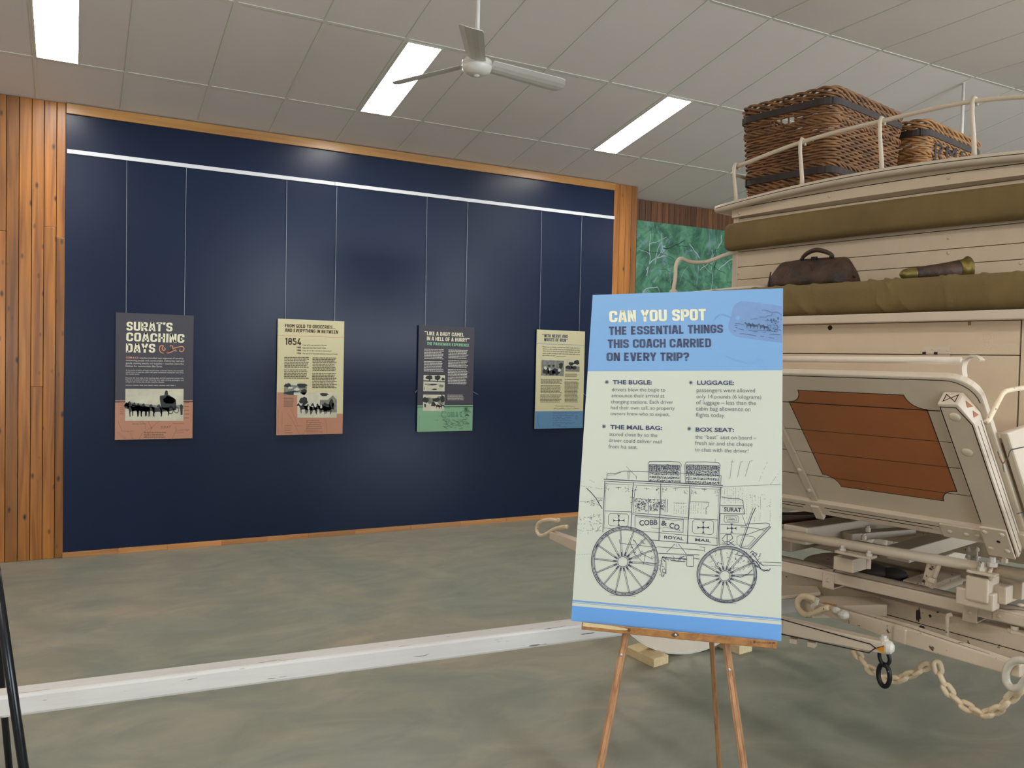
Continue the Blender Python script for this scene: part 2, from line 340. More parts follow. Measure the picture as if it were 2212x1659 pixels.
# ------------------------------------------------------------------ lettering
_l, _rr, _T, _b = .1, .46, .9, .1
def _rnd(pts, r=.16, n=4):
    out = [V(*pts[0])]
    closed = len(pts) > 3 and pts[0] == pts[-1]
    Q = [V(*p) for p in pts]
    idx = range(1, len(Q)-1)
    for i in idx:
        a, b, c = Q[i-1], Q[i], Q[i+1]; d0 = min(r, np.linalg.norm(b-a)/2); d1 = min(r, np.linalg.norm(c-b)/2)
        s0 = b+unit(a-b)*d0; s1 = b+unit(c-b)*d1
        for t in np.linspace(0, 1, n+1): out.append((1-t)**2*s0+2*t*(1-t)*b+t*t*s1)
    out.append(Q[-1])
    if closed:
        a, b, c = Q[-2], Q[0], Q[1]; s0 = b+unit(a-b)*min(r, np.linalg.norm(a-b)/2); s1 = b+unit(c-b)*min(r, np.linalg.norm(c-b)/2)
        cor = [(1-t)**2*s0+2*t*(1-t)*b+t*t*s1 for t in np.linspace(0, 1, n+1)]
        out = out[1:-1]+cor; out.append(out[0])
    return [tuple(p) for p in out]
GL = {
 'A': ([[(.09, 0), (.235, 1)], [(.345, 1), (.49, 0)], [(.2, .92), (.38, .92)], [(.14, .27), (.44, .27)]], .58),
 'B': ([[(_l, 0), (_l, 1)], [(_l, _T), (_rr-.02, _T), (_rr-.02, .52), (_l, .52)], [(_l, .52), (_rr, .52), (_rr, _b), (_l, _b)]], .56),
 'C': ([[(_rr, .62), (_rr, _T), (_l, _T), (_l, _b), (_rr, _b), (_rr, .38)]], .56),
 'D': ([[(_l, 0), (_l, 1)], [(_l, _T), (_rr, _T), (_rr, _b), (_l, _b)]], .56),
 'E': ([[(_l, 0), (_l, 1)], [(_l, _T), (.42, _T)], [(_l, _b), (.42, _b)], [(_l, .5), (.38, .5)]], .48),
 'F': ([[(_l, 0), (_l, 1)], [(_l, _T), (.42, _T)], [(_l, .48), (.38, .48)]], .46),
 'G': ([[(_rr, .66), (_rr, _T), (_l, _T), (_l, _b), (_rr, _b), (_rr, .50)], [(.28, .46), (.55, .46)]], .56),
 'H': ([[(_l, 0), (_l, 1)], [(_rr, 0), (_rr, 1)], [(_l, .5), (_rr, .5)]], .56),
 'I': ([[(_l, 0), (_l, 1)]], .2),
 'K': ([[(_l, 0), (_l, 1)], [(.46, 1), (.15, .46)], [(.22, .58), (.47, 0)]], .54),
 'L': ([[(_l, 0), (_l, 1)], [(_l, _b), (.42, _b)]], .46),
 'M': ([[(_l, 0), (_l, 1)], [(.56, 0), (.56, 1)], [(.11, .98), (.33, .36)], [(.55, .98), (.33, .36)]], .66),
 'N': ([[(_l, 0), (_l, 1)], [(_rr, 0), (_rr, 1)], [(.12, .96), (.44, .04)]], .56),
 'O': ([[(.28, _T), (_rr, _T), (_rr, _b), (_l, _b), (_l, _T), (.28, _T)]], .56),
 'P': ([[(_l, 0), (_l, 1)], [(_l, _T), (_rr, _T), (_rr, .42), (_l, .42)]], .54),
 'R': ([[(_l, 0), (_l, 1)], [(_l, _T), (_rr, _T), (_rr, .47), (_l, .47)], [(.27, .47), (.47, 0)]], .56),
 'S': ([[(.44, .68), (.44, _T), (_l, _T), (_l, .53), (.44, .47), (.44, _b), (_l, _b), (_l, .32)]], .54),
 'T': ([[(.0, _T), (.48, _T)], [(.24, _T), (.24, 0)]], .48),
 'U': ([[(_l, 1), (_l, _b), (_rr, _b), (_rr, 1)]], .56),
 'V': ([[(.08, 1), (.25, 0)], [(.46, 1), (.29, 0)], [(.2, .06), (.34, .06)]], .54),
 'W': ([[(.08, 1), (.2, 0)], [(.36, .9), (.23, 0)], [(.36, .9), (.5, 0)], [(.65, 1), (.53, 0)]], .74),
 'X': ([[(.08, 1), (.44, 0)], [(.44, 1), (.08, 0)]], .52),
 'Y': ([[(.06, 1), (.26, .42)], [(.46, 1), (.26, .42)], [(.26, .5), (.26, 0)]], .52),
 '1': ([[(.05, .80), (.2, .92)], [(.22, 1), (.22, 0)]], .34),
 '8': ([[(.28, _T), (_rr-.02, _T), (_rr-.02, .52), (.12, .52), (.12, _T), (.28, _T)], [(.28, .52), (_rr, .52), (_rr, _b), (_l, _b), (_l, .52), (.28, .52)]], .56),
 '5': ([[(.44, _T), (.12, _T)], [(.12, 1), (.12, .52)], [(.12, .56), (_rr, .56), (_rr, _b), (_l, _b), (_l, .26)]], .56),
 '4': ([[(.3, 1), (.1, .26)], [(.02, .26), (.54, .26)], [(.38, .52), (.38, 0)]], .56),
 '?': ([[(_l, .70), (_l, _T), (.42, _T), (.42, .56), (.26, .46), (.26, .28)], [(.26, .02), (.26, .17)]], .5),
 '.': ([[(_l, 0), (_l, .17)]], .2), '\'': ([[(.12, 1), (.09, .74)]], .2), '"': ([[(.06, 1), (.05, .80)], [(.2, 1), (.19, .80)]], .26),
 '&': ([[(.5, 0), (.14, .66), (.14, _T), (.38, _T), (.38, .66), (.08, .38), (.08, _b), (.38, _b), (.5, .4)]], .56),
 ' ': ([], .24),
}
def heading(mb, text, p0, p1, cap, fn, weight=.178):
    """block capitals on the baseline p0->p1 (2D), cap height cap, width fitted"""
    p0, p1 = V(*p0), V(*p1); adv = sum(GL[c][1]+.055 for c in text)-.055
    ex = (p1-p0)/adv; up = V(p1[1]-p0[1], -(p1[0]-p0[0])); up = unit(up)*cap
    x = 0.
    for ch in text:
        strokes, w = GL[ch]
        for st in strokes:
            pts = _rnd(st) if len(st) > 2 else st
            mb.strip([(x+a, b) for a, b in pts], weight, lambda a, b: fn(*(p0+ex*a+up*b)))
        x += w+.055
    return mb
def text_mesh(s, bold=0.):
    cu = bpy.data.curves.new('lettering', 'FONT'); cu.body = s; cu.size = 1; cu.offset = bold; cu.resolution_u = 3
    ob = bpy.data.objects.new('lettering', cu); me = bpy.data.meshes.new_from_object(ob)
    vs = np.array([v.co[:] for v in me.vertices]); fs = [tuple(p.vertices) for p in me.polygons]
    bpy.data.objects.remove(ob); bpy.data.meshes.remove(me); bpy.data.curves.remove(cu)
    return vs, fs
def textline(mb, s, p0, p1, fn, bold=0., cap=None):
    """plain text set on the baseline p0->p1, width fitted"""
    vs, fs = text_mesh(s, bold)
    x0, x1 = vs[:, 0].min(), vs[:, 0].max(); p0, p1 = V(*p0), V(*p1); k = np.linalg.norm(p1-p0)/(x1-x0); ex = unit(p1-p0); up = V(ex[1], -ex[0])
    ky = (cap/.72) if cap else k
    mb.add([fn(*(p0+ex*(v[0]-x0)*k+up*v[1]*ky)) for v in vs], fs); return mb
def greek(mb, x0, x1, y0, y1, n, h, fn, skew=0., rag=.12, seed=1):
    """body copy too small to read in the photograph: rows of word-long dashes"""
    r = random.Random(seed)
    for i in range(n):
        y = y0+(y1-y0)*i/max(1, n-1); x = x0; end = x1-(x1-x0)*rag*r.random()
        while x < end:
            w = (x1-x0)*r.uniform(.05, .14); e = min(x+w, end); sy = lambda q: y+skew*(q-x0)
            mb.add([fn(x, sy(x)), fn(e, sy(e)), fn(e, sy(e)-h*r.uniform(.8, 1.1)), fn(x, sy(x)-h)], [(0, 1, 2, 3)]); x = e+(x1-x0)*.016
    return mb

# ================================================================== THE ROOM
YW, ZW, SL = 7.215, 3.49, 0.1865266              # blue wall plane, ceiling height there, rake of the ceiling
YR = 4.33; ZR = ZW+(YW-YR)*math.tan(SL)            # where the rake meets the flat ceiling
X0, X1, YB, YF = -4.2, 12.0, -4.8, 7.5
struct(MB().aabox(X0-.1, X1+.1, YB-.1, YF+.1, -.08, 0), 'floor', 'floor')
def ceil_z(y): return ZW+(YW-y)*math.tan(SL) if y > YR else ZR
ce = MB(); yo = YF+.1
ce.add([(X0-.1, YB-.1, ZR), (X1+.1, YB-.1, ZR), (X1+.1, YR, ZR), (X0-.1, YR, ZR), (X1+.1, yo, ceil_z(yo)), (X0-.1, yo, ceil_z(yo)),
        (X0-.1, YB-.1, ZR+.1), (X1+.1, YB-.1, ZR+.1), (X1+.1, YR, ZR+.1), (X0-.1, YR, ZR+.1), (X1+.1, yo, ceil_z(yo)+.1), (X0-.1, yo, ceil_z(yo)+.1)],
       [(0, 1, 2, 3), (3, 2, 4, 5), (9, 8, 7, 6), (11, 10, 8, 9)])
ceiling = struct(ce, 'ceiling', 'ceil')
GX = [0.318+0.5685*k for k in range(-8, 21)]
GS = [0.63, 1.765]                                 # rows on the rake, measured down-slope from the wall
GY = [YR-1.14*k for k in range(0, 8)]
g = MB()
nrm = V(0, math.sin(SL), math.cos(SL)); dsl = V(0, -math.cos(SL), math.sin(SL))
def rake(x, s, drop=0.): return V(x, YW, ZW)+dsl*s-nrm*drop
for x in GX:
    g.beam(rake(x, -.3, .001), rake(x, (YW-YR)/math.cos(SL), .001), .024, .006, up=nrm)
    g.beam((x, YR, ZR-.001), (x, YB, ZR-.001), .024, .006)
for s in GS: g.beam(rake(X0, s, .001), rake(X1, s, .001), .022, .0065, up=nrm)
for y in GY: g.beam((X0, y, ZR-.001), (X1, y, ZR-.001), .022, .0065)
g.build('grid_strip', 'grid', ceiling)

def boards(mb, x0, x1, z0, z1, y, w, depth=.014, gap=.0035, joints=True, seed=3):
    r = random.Random(seed); x = x0
    while x < x1-.004:
        e = min(x+w, x1); zs = [z0, z1]
        if joints and r.random() < .55: zs = [z0, r.uniform(z0+.3, z1-.3), z1]
        for a, b in zip(zs, zs[1:]): mb.aabox(x+gap/2, e-gap/2, y, y+depth, a+.0008, b-.0008)
        x = e
    return mb
wl = boards(MB(), -4.2, -.064, 0, 3.486, YW, .0815, seed=5)
wfl = struct(wl, 'wall_far_left', 'pine', bevel=.0025)
struct(MB().aabox(-4.2, -.064, YW+.013, YF+.1, 0, 3.49), 'wall_far_left_back', 'seam')
struct(MB().aabox(-.064, 5.004, YW, YF+.1, 0, 3.49), 'wall_far', 'blue')
struct(boards(MB(), 5.004, 5.306, 0, 3.486, YW, .0758, seed=11), 'wall_pillar', 'pine', bevel=.0025)
struct(MB().aabox(5.004, 5.304, YW+.013, YF+.05, 0, 3.47), 'wall_pillar_core', 'pine')
struct(boards(MB(), 5.306, X1, 0, 3.425, YF, .081, seed=21), 'wall_recess', 'pineshade', bevel=.0025)
struct(MB().aabox(5.306, X1, YF+.013, YF+.1, 0, 3.42), 'wall_recess_back', 'seam')
struct(MB().aabox(-.062, 5.003, YW-.022, YW, 3.408, 3.484), 'trim_1', 'trim', bevel=.003)
sk = MB(); x = -.07; r = random.Random(4)
while x < 5.3:
    e = min(5.306, x+r.uniform(.34, .55)); sk.aabox(x, e-.001, YW-.02, YW, 0, .042); x = e
struct(sk, 'baseboard_far', 'parquet', bevel=.002)
struct(MB().aabox(X0-.1, X0, YB-.1, YF+.1, 0, 4.1), 'wall_left', 'plaster')
struct(MB().aabox(X1, X1+.1, YB-.1, YF+.1, 0, 4.1), 'wall_right', 'plaster')
wr = MB()
for (a, b, c, d) in ((X0, -3.4, 0, ZR), (-1.0, 3.4, 0, ZR), (9.2, X1, 0, ZR), (-3.4, -1.0, 0, .9), (-3.4, -1.0, 2.5, ZR), (3.4, 9.2, 3.9, ZR)):
    wr.aabox(a, b, YB-.1, YB, c, d)
struct(wr, 'wall_rear', 'plaster')
def opening(name, x0, x1, z0, z1):
    f = MB(); t = .05
    for q in ((x0, x0+t, z0, z1), (x1-t, x1, z0, z1), (x0, x1, z0, z0+t), (x0, x1, z1-t, z1), ((x0+x1)/2-t/2, (x0+x1)/2+t/2, z0, z1)): f.aabox(q[0], q[1], YB-.07, YB-.02, q[2], q[3])
    o = struct(f, name, 'rail'); MB().aabox(x0+t, x1-t, YB-.047, YB-.043, z0+t, z1-t).build('glass_pane', 'glass', o); return o
opening('window_1', -3.4, -1.0, .9, 2.5); opening('door_1', 3.4, 6.3, 0, 3.9); opening('door_2', 6.3, 9.2, 0, 3.9)

# mural on the recess wall
mu = tag(MB().aabox(5.5, 9.4, YF-.022, YF-.003, .7, 3.19).build('mural', 'mural', loc=(7.4, YF-.01, .7)), 'painted green mural of foliage and pale branches on the recessed pine wall', 'mural')
br = MB(); bd = MB(); r = random.Random(12)
def twig(mb, x, z, a, ln, w):
    p = [(x, z)]
    for i in range(7):
        a += r.uniform(-.45, .45); x += math.cos(a)*ln/7; z += math.sin(a)*ln/7; p.append((x, z))
        if i == 3 and ln > .3: twig(mb, x, z, a+r.choice((-1, 1))*.8, ln*.5, w*.7)
    p = [q for q in p if 5.52 < q[0] < 9.3 and .75 < q[1] < 3.15]
    if len(p) > 2: mb.strip([tuple(q) for q in smooth3(p, 4)], w, lambda u, v: (u, YF-.0225-(0 if mb is br else .0004), v))
for i in range(64): twig(br, r.uniform(5.55, 7.6), r.uniform(1.0, 3.05), r.uniform(.7, 2.3), r.uniform(.15, .55), r.uniform(.003, .013))
for i in range(30): twig(bd, r.uniform(5.55, 7.6), r.uniform(1.0, 3.0), r.uniform(-.5, 3.2), r.uniform(.15, .45), r.uniform(.004, .012))
br.build('painted_branch', 'mural_white', mu); bd.build('painted_shadow_branch', 'mural_dark', mu)

# ceiling lights: flush troffers
def troffer(p0, ex, ey, en, label):
    """p0 corner, ex across, ey along, en up normal"""
    c = p0+ex/2+ey/2; t = thing('ceiling_light', label, 'ceiling light', c, 'ceiling light panels')
    f = MB(); a, b = unit(ex), unit(ey)
    for q0, q1 in ((p0, p0+ex), (p0+ey, p0+ex+ey), (p0, p0+ey), (p0+ex, p0+ex+ey)): f.beam(q0-en*.002, q1-en*.002, .014, .010, up=en)
    f.build('frame', 'grid', t)
    MB().box(c-en*.0035, ex/2-a*.006, ey/2-b*.006, en*.002).build('diffuser', 'lamp', t); return t
troffer(rake(-.243, .64), V(.262, 0, 0), dsl*1.115, nrm, 'lit ceiling panel at the left above the knotty pine wall')
troffer(rake(2.043, .64), V(.262, 0, 0), dsl*1.105, nrm, 'lit ceiling panel partly covered by a blade of the ceiling fan')
troffer(rake(4.314, .64), V(.262, 0, 0), dsl*1.115, nrm, 'lit ceiling panel nearest the wicker baskets')
for y, xs in ((.92, (-2.524, -.243, 6.595, 8.876)), (-2.50, (-2.524, -.243))):  # unseen panels, added and spaced for the light they give
    for x in xs:
        troffer(V(x, y, ZR), V(.262, 0, 0), V(0, 1.115, 0), Z, 'unseen ceiling panel added to light the room')

# ceiling fans
def fan_parts(t, hub, zc, turn, R=.60):
    h = np.asarray(hub, float)
    MB().tube([(h[0], h[1], zc), (h[0], h[1], h[2]+.05)], .0125, 12).build('downrod', 'fan', t, smooth=True)
    mo = MB().lathe(h, (0, 0, 1), [(-.042, .02), (-.038, .05), (-.024, .078), (0, .088), (.012, .088), (.014, .082), (.02, .082), (.022, .088), (.04, .086), (.055, .05), (.06, .014)], 36).build('motor_housing', 'fan', t, smooth=True)
    MB().dome(h-V(0, 0, .042), (0, 0, -1), .018, .012, 14).build('screw_cap', 'plaster', mo, smooth=True)
    for k in range(3):
        a = turn+k*2*math.pi/3; d = V(math.cos(a), math.sin(a), 0); sd = V(-d[1], d[0], 0); tl = -.26
        b = MB(); n = 10; vs = []
        up = V(0, 0, 1)
        for i in range(n+1):
            q = i/n; ra = .085+(R-.085)*q; wdt = .058+.012*q if i < n else .062; dr = -.022*q
            for j in range(5):
                m = (j-2)/2; hh = math.sin(tl)*m*wdt - .010*(m*m-1)*-1
                vs.append(h+d*(ra-(.02*m*m if i == n else 0))+sd*m*wdt*math.cos(tl)+up*(.028+dr+hh))
        vs2 = [v-up*.004 for v in vs]; N = len(vs); fs = []
        for i in range(n):
            for j in range(4):
                q = i*5+j; fs += [(q, q+1, q+6, q+5), (N+q+5, N+q+6, N+q+1, N+q)]
        rim = [j for j in range(5)]+[i*5+4 for i in range(1, n+1)]+[n*5+j for j in range(3, -1, -1)]+[i*5 for i in range(n-1, 0, -1)]
        for i in range(len(rim)): p, q = rim[i], rim[(i+1) % len(rim)]; fs.append((p, q, N+q, N+p))
        bl = b.add(vs+vs2, fs).build('blade', 'blade', t, smooth=False)
        s = MB(); s.beam(h+d*.07+up*.022, h+d*.15+up*.022, .035, .006)
        for (rr, ss) in ((.11, -.028), (.11, .028), (.16, 0)): s.dome(h+d*rr+sd*ss+up*(.020+math.sin(tl)*ss), (0, 0, -1), .006, .005, 8)
        s.build('blade_bracket', 'fan', bl)
hub = hit(1030, 147, (0, 1, 0), (0, 4.42, 0))
near = math.atan2(-hub[1], -hub[0])                 # one blade points back at the room
t = thing('ceiling_fan', 'white three bladed ceiling fan hanging between the lit ceiling panels', 'ceiling fan', hub, 'white ceiling fans')
fan_parts(t, hub, ceil_z(hub[1]), near-.06)
h2 = V(6.58, 4.42, 3.22)
t = thing('ceiling_fan', 'ceiling fan behind the coach, only its white rod showing above the smaller basket', 'ceiling fan', h2, 'white ceiling fans')
fan_parts(t, h2, ceil_z(h2[1]), .2)

# ================================================================== THE WALL DISPLAY
prl = thing('picture_rail', 'long white hanging rail across the top of the blue wall', 'picture rail', (2.48, YW, 3.11))
MB().aabox(-.056, 2.02, YW-.014, YW, 3.108, 3.140).aabox(2.022, 5.008, YW-.014, YW, 3.108, 3.140).build('track', 'rail', prl, bevel=.002)
for x in (.02, .55, .86, 1.22, 1.62, 2.0, 2.45, 2.9, 3.3, 3.8, 4.2, 4.65):
    MB().aabox(x-.012, x-.006, YW-.012, YW-.004, 3.1395, 3.145).aabox(x+.004, x+.010, YW-.012, YW-.004, 3.1395, 3.145).build('hook_screw', 'seam', prl)

YS = YW-.026
class Panel:
    def __init__(s, label, x0, x1, zt, zb, corners, base, wires):
        s.x0, s.x1, s.zt, s.zb = x0, x1, zt, zb
        s.t = thing('display_panel', label, 'display panel', ((x0+x1)/2, YS, zb), 'hanging display panels on the blue wall')
        MB().aabox(x0, x1, YS, YS+.01, zb, zt).build('board', base, s.t)
        w = s.x1-s.x0; h = zt-zb
        s.h = homog(corners, [(0, 0), (w, 0), (w, h), (0, h)]); s.k = 1
        for i, x in enumerate(wires):
            MB().tube([(x, YS+.008, zt-.03), (x+(.004 if i else -.004), YW-.012, 3.11)], .0013, 6).build('hanging_wire', 'wire', s.t)
    def fn(s, lay):
        return lambda x, y: (lambda q: V(s.x0+q[0], YS-.0004*lay, s.zt-q[1]))(s.h(x, y))
    def uv(s, lay): return lambda u, v: V(s.x0+u*(s.x1-s.x0), YS-.0004*lay, s.zt-v*(s.zt-s.zb))
    def band(s, name, m, v0, v1, lay=1, u0=0., u1=1.): 
        f = s.uv(lay); return MB().poly([f(u0, v0), f(u0, v1), f(u1, v1), f(u1, v0)]).build(name, m, s.t)
    def photo(s, pts, shapes, lay=3):
        f = s.fn(lay); o = MB().poly([f(*p) for p in pts]).build('photograph', 'photo', s.t)
        for nm, mt, polys, dl in shapes:
            mb = MB(); g = s.fn(lay+dl)
            for p in polys: mb.poly([g(*q) for q in p])
            mb.build(nm, mt, o)
        return o
def blob(cx, cy, rx, ry, seed, n=13, j=.28):
    r = random.Random(seed); return [(cx+rx*(1+r.uniform(-j, j))*math.cos(a), cy+ry*(1+r.uniform(-j, j))*math.sin(a)) for a in np.linspace(0, 2*math.pi, n, endpoint=False)]
def horse(x, y, s, flip=1):
    """standing horse silhouette, feet at (x,y), height s"""
    P = [(-.50, -.95), (-.40, -1.02), (-.30, -.80), (.05, -.70), (.34, -.74), (.45, -.62), (.47, -.30), (.40, 0), (.34, 0), (.34, -.30), (.26, -.40), (-.10, -.38), (-.16, -.30), (-.16, 0), (-.22, 0), (-.26, -.40), (-.34, -.62), (-.42, -.74), (-.58, -.72), (-.62, -.80)]
    return [(x+flip*p[0]*s, y+p[1]*s) for p in P]

# --- panel 1
p = Panel("charcoal and terracotta panel headed SURAT'S COACHING DAYS with a horse team photo", .289, .863, 1.912, .907, [(165, 78), (1103, 122), (1080, 1575), (148, 1597)], 'w_dark', (.362, .792))
p.band('map_band', 'w_terra', .706, 1); p.band('rule', 'w_orange', .690, .6945); 
f = p.fn(2); mb = MB()
heading(mb, "SURAT'S", (290, 298), (848, 312), 108, f); heading(mb, 'COACHING', (286, 424), (990, 447), 106, f); heading(mb, 'DAYS', (283, 556), (640, 562), 106, f)
mb.build('heading', 's_pale', p.t)
mb = MB()
mb.strip(smooth3([(750, 500), (760, 520), (740, 535), (722, 515), (735, 480), (705, 478), (688, 510), (700, 550), (740, 567), (800, 556), (850, 515), (930, 492), (970, 492), (985, 520), (965, 548), (935, 545), (935, 525)], 6), 10, f)
mb.strip(smooth3([(740, 566), (800, 565), (850, 545), (885, 530), (888, 552)], 6), 9, f); mb.strip(smooth3([(800, 556), (840, 520), (850, 490), (828, 478), (815, 488)], 6), 9, f)
textline(mb, 'COBB & CO', (285, 626), (438, 631), f, .03)
mb.build('flourish', 'w_orange', p.t)
mb = MB()
for s, a, b in (('coaches travelled vast expanses of country,', (450, 633), (980, 640)), ('connecting people and communities. Delivering mail and', (283, 660), (982, 672)), ('goods, moving people and supplies \u2013 coaches were the', (283, 694), (980, 706)), ('lifelines for communities like Surat.', (282, 728), (724, 735)),
    ("At the sound of the far-off bugle and the clatter of horses' hooves, the townsfolk", (282, 775), (978, 784)), ('would hurry to meet the coach with great excitement, hoping for news from', (281, 798), (978, 807)), ('the outside world.', (281, 820), (445, 823)),
    ('Discover the local tales of the coaching days, and the passionate people who', (280, 866), (977, 873)), ('kept Surat connected through delivering mail, safely carrying passengers, and', (280, 890), (977, 897)), ('caring for the horses who ran the roads for decades.', (280, 913), (748, 918))):
    textline(mb, s, a, b, f, .004)
greek(mb, 280, 880, 950, 950, 1, 7, f, skew=.008, rag=0, seed=8)
mb.build('body_text', 'w_bodyl', p.t)
mb = MB(); mi = p.fn(2)
for q in ([(470, 1370), (515, 1410), (520, 1470)], [(440, 1590), (480, 1510), (590, 1450), (690, 1370)], [(590, 1450), (560, 1400), (555, 1370)], [(590, 1455), (575, 1500), (500, 1575)], [(185, 1370), (215, 1440), (240, 1500)], [(880, 1440), (885, 1480), (850, 1560), (830, 1590)]): mb.strip(q, 4, mi)
for s, a, b in (('Spring Grove', (360, 1415), (520, 1412)), ('SURAT', (700, 1459), (823, 1457)), ('Coogoora', (250, 1502), (376, 1498)), ('Cambridge', (888, 1490), (1042, 1484)), ('Downs', (890, 1515), (972, 1512)), ('Noorindoo', (845, 1410), (978, 1408))): textline(mb, s, a, b, mi, .02 if s == 'SURAT' else 0)
mb.strip([(190, 1500), (280, 1570), (265, 1580), (178, 1512), (190, 1500)], 3, mi); mb.strip([(335, 1510), (350, 1580), (370, 1578), (352, 1508)], 3, mi)
greek(mb, 500, 780, 1515, 1570, 3, 14, mi, rag=.2, seed=3); greek(mb, 985, 1045, 1160, 1340, 5, 10, mi, seed=4); greek(mb, 210, 262, 1150, 1290, 7, 8, mi, seed=9)
mb.disc((590, 1452), 9, mi); mb.build('map_drawing', 'w_map', p.t)
hz = [horse(400, 1312, 175, 1), horse(365, 1322, 170, 1), horse(500, 1320, 160), horse(560, 1312, 150), horse(650, 1322, 150), horse(740, 1312, 140), horse(455, 1316, 165)]
coach = [[(700, 1180), (690, 1100), (695, 1070), (800, 1062), (840, 1090), (885, 1120), (890, 1240), (800, 1255), (720, 1230)], blob(800, 1120, 70, 45, 5), [(745, 1065), (755, 1020), (770, 1005), (786, 1020), (792, 1062)], [(940, 1300), (936, 1230), (930, 1190), (948, 1170), (966, 1190), (964, 1298)]]
ring = []
for cx, cy, rr in ((820, 1245, 46), (890, 1240, 40)):
    o_ = arc((cx, cy), rr*.8, 0, 2*math.pi, 20, rr); i_ = arc((cx, cy), rr*.62, 0, 2*math.pi, 20, rr*.8)
    for k in range(19): ring.append([o_[k], o_[k+1], i_[k+1], i_[k]])
p.photo([(278, 990), (978, 992), (972, 1370), (274, 1370)], [('photo_ground', 'photo_mid', [[(276, 1180), (330, 1150), (420, 1160), (700, 1190), (975, 1180), (975, 1225), (278, 1225)]], 1), ('photo_figures', 'photo_dark', hz+coach+ring+[blob(300, 1190, 30, 35, 3)], 2)], lay=3)

# --- panel 2
p = Panel('straw yellow panel headed FROM GOLD TO GROCERIES with two old photos over terracotta', 1.540, 2.121, 1.917, .916, [(118, 107), (965, 150), (927, 1578), (88, 1598)], 'w_straw', (1.606, 2.035))
f = p.fn(1); MB().poly([f(103, 1052), f(355, 1053), f(355, 1325), f(934, 1325), f(927, 1578), f(88, 1598)]).build('map_band', 'w_terra', p.t)
p.band('rule', 'w_orange', .142, .1455); f = p.fn(2); mb = MB()
heading(mb, 'FROM GOLD TO GROCERIES...', (206, 220), (852, 248), 44, f); heading(mb, 'AND EVERYTHING IN BETWEEN', (206, 278), (884, 308), 44, f)
heading(mb, '1854', (205, 443), (414, 452), 88, f)
for s, a, b in (('1862', (357, 488), (412, 490)), ('1866', (357, 524), (412, 527)), ('1924', (357, 562), (410, 565))): textline(mb, s, a, b, f, .05)
mb.build('heading', 'w_brown', p.t); mb = MB()
for s, a, b in (('Cobb & Co was started in Victoria', (430, 457), (738, 461)), ('Expanded into New South Wales', (430, 492), (728, 497)), ("Cobb & Co's first services in Queensland", (428, 528), (796, 535)), ('The last run in Australia between Surat and Yuleba', (428, 564), (876, 575))): textline(mb, s, a, b, f, .02)
greek(mb, 196, 515, 612, 735, 7, 11, f, .01, seed=1); greek(mb, 192, 515, 772, 876, 6, 11, f, .01, seed=2); greek(mb, 556, 870, 620, 780, 9, 11, f, .01, seed=3); greek(mb, 550, 862, 818, 998, 10, 11, f, .01, seed=4)
greek(mb, 186, 315, 1125, 1238, 9, 6, f, 0, seed=5); mb.build('body_text', 'w_body', p.t); mb = MB()
for q in ([(230, 1310), (290, 1400), (330, 1480), (380, 1585)], [(275, 1265), (330, 1380), (350, 1450)], [(320, 1480), (420, 1478)], [(720, 1395), (722, 1590)], [(425, 1590), (490, 1490), (560, 1400)], [(165, 1300), (160, 1500)], [(115, 1270), (112, 1590)]): mb.strip(q, 3, f)
greek(mb, 470, 690, 1420, 1560, 7, 9, f, 0, .3, seed=6); greek(mb, 195, 300, 1480, 1570, 4, 8, f, 0, .4, seed=7); mb.build('map_drawing', 'w_map', p.t)
p.photo([(192, 930), (480, 940), (478, 1090), (188, 1090)], [('photo_ground', 'photo_mid', [[(192, 960), (480, 965), (478, 1090), (188, 1090)]], 1), ('photo_figures', 'photo_dark', [blob(240, 965, 45, 28, 1), blob(420, 965, 60, 30, 2), blob(300, 1060, 110, 22, 6), blob(440, 1050, 40, 35, 4)], 2), ('photo_highlights', 's_cream', [blob(270, 995, 40, 14, 8), blob(355, 1015, 36, 20, 9), [(315, 1055), (395, 1052), (395, 1088), (312, 1090)]], 3)])
p.photo([(364, 1055), (860, 1056), (854, 1376), (358, 1376)], [('photo_ground', 'photo_mid', [[(645, 1150), (745, 1150), (810, 1090), (858, 1150), (856, 1310), (640, 1300)]], 1), ('photo_figures', 'photo_dark', [blob(440, 1160, 55, 50, 1), blob(700, 1080, 50, 22, 2)]+[horse(430+60*i, 1320+6*(i % 3), 130) for i in range(6)]+[blob(720, 1240, 60, 55, 5), blob(790, 1200, 30, 60, 6), [(795, 1190), (822, 1190), (822, 1270), (795, 1270)]], 2), ('photo_highlights', 's_cream', [blob(585, 1215, 18, 30, 7), blob(660, 1235, 16, 26, 8), blob(500, 1250, 12, 26, 9)], 3)], lay=5)

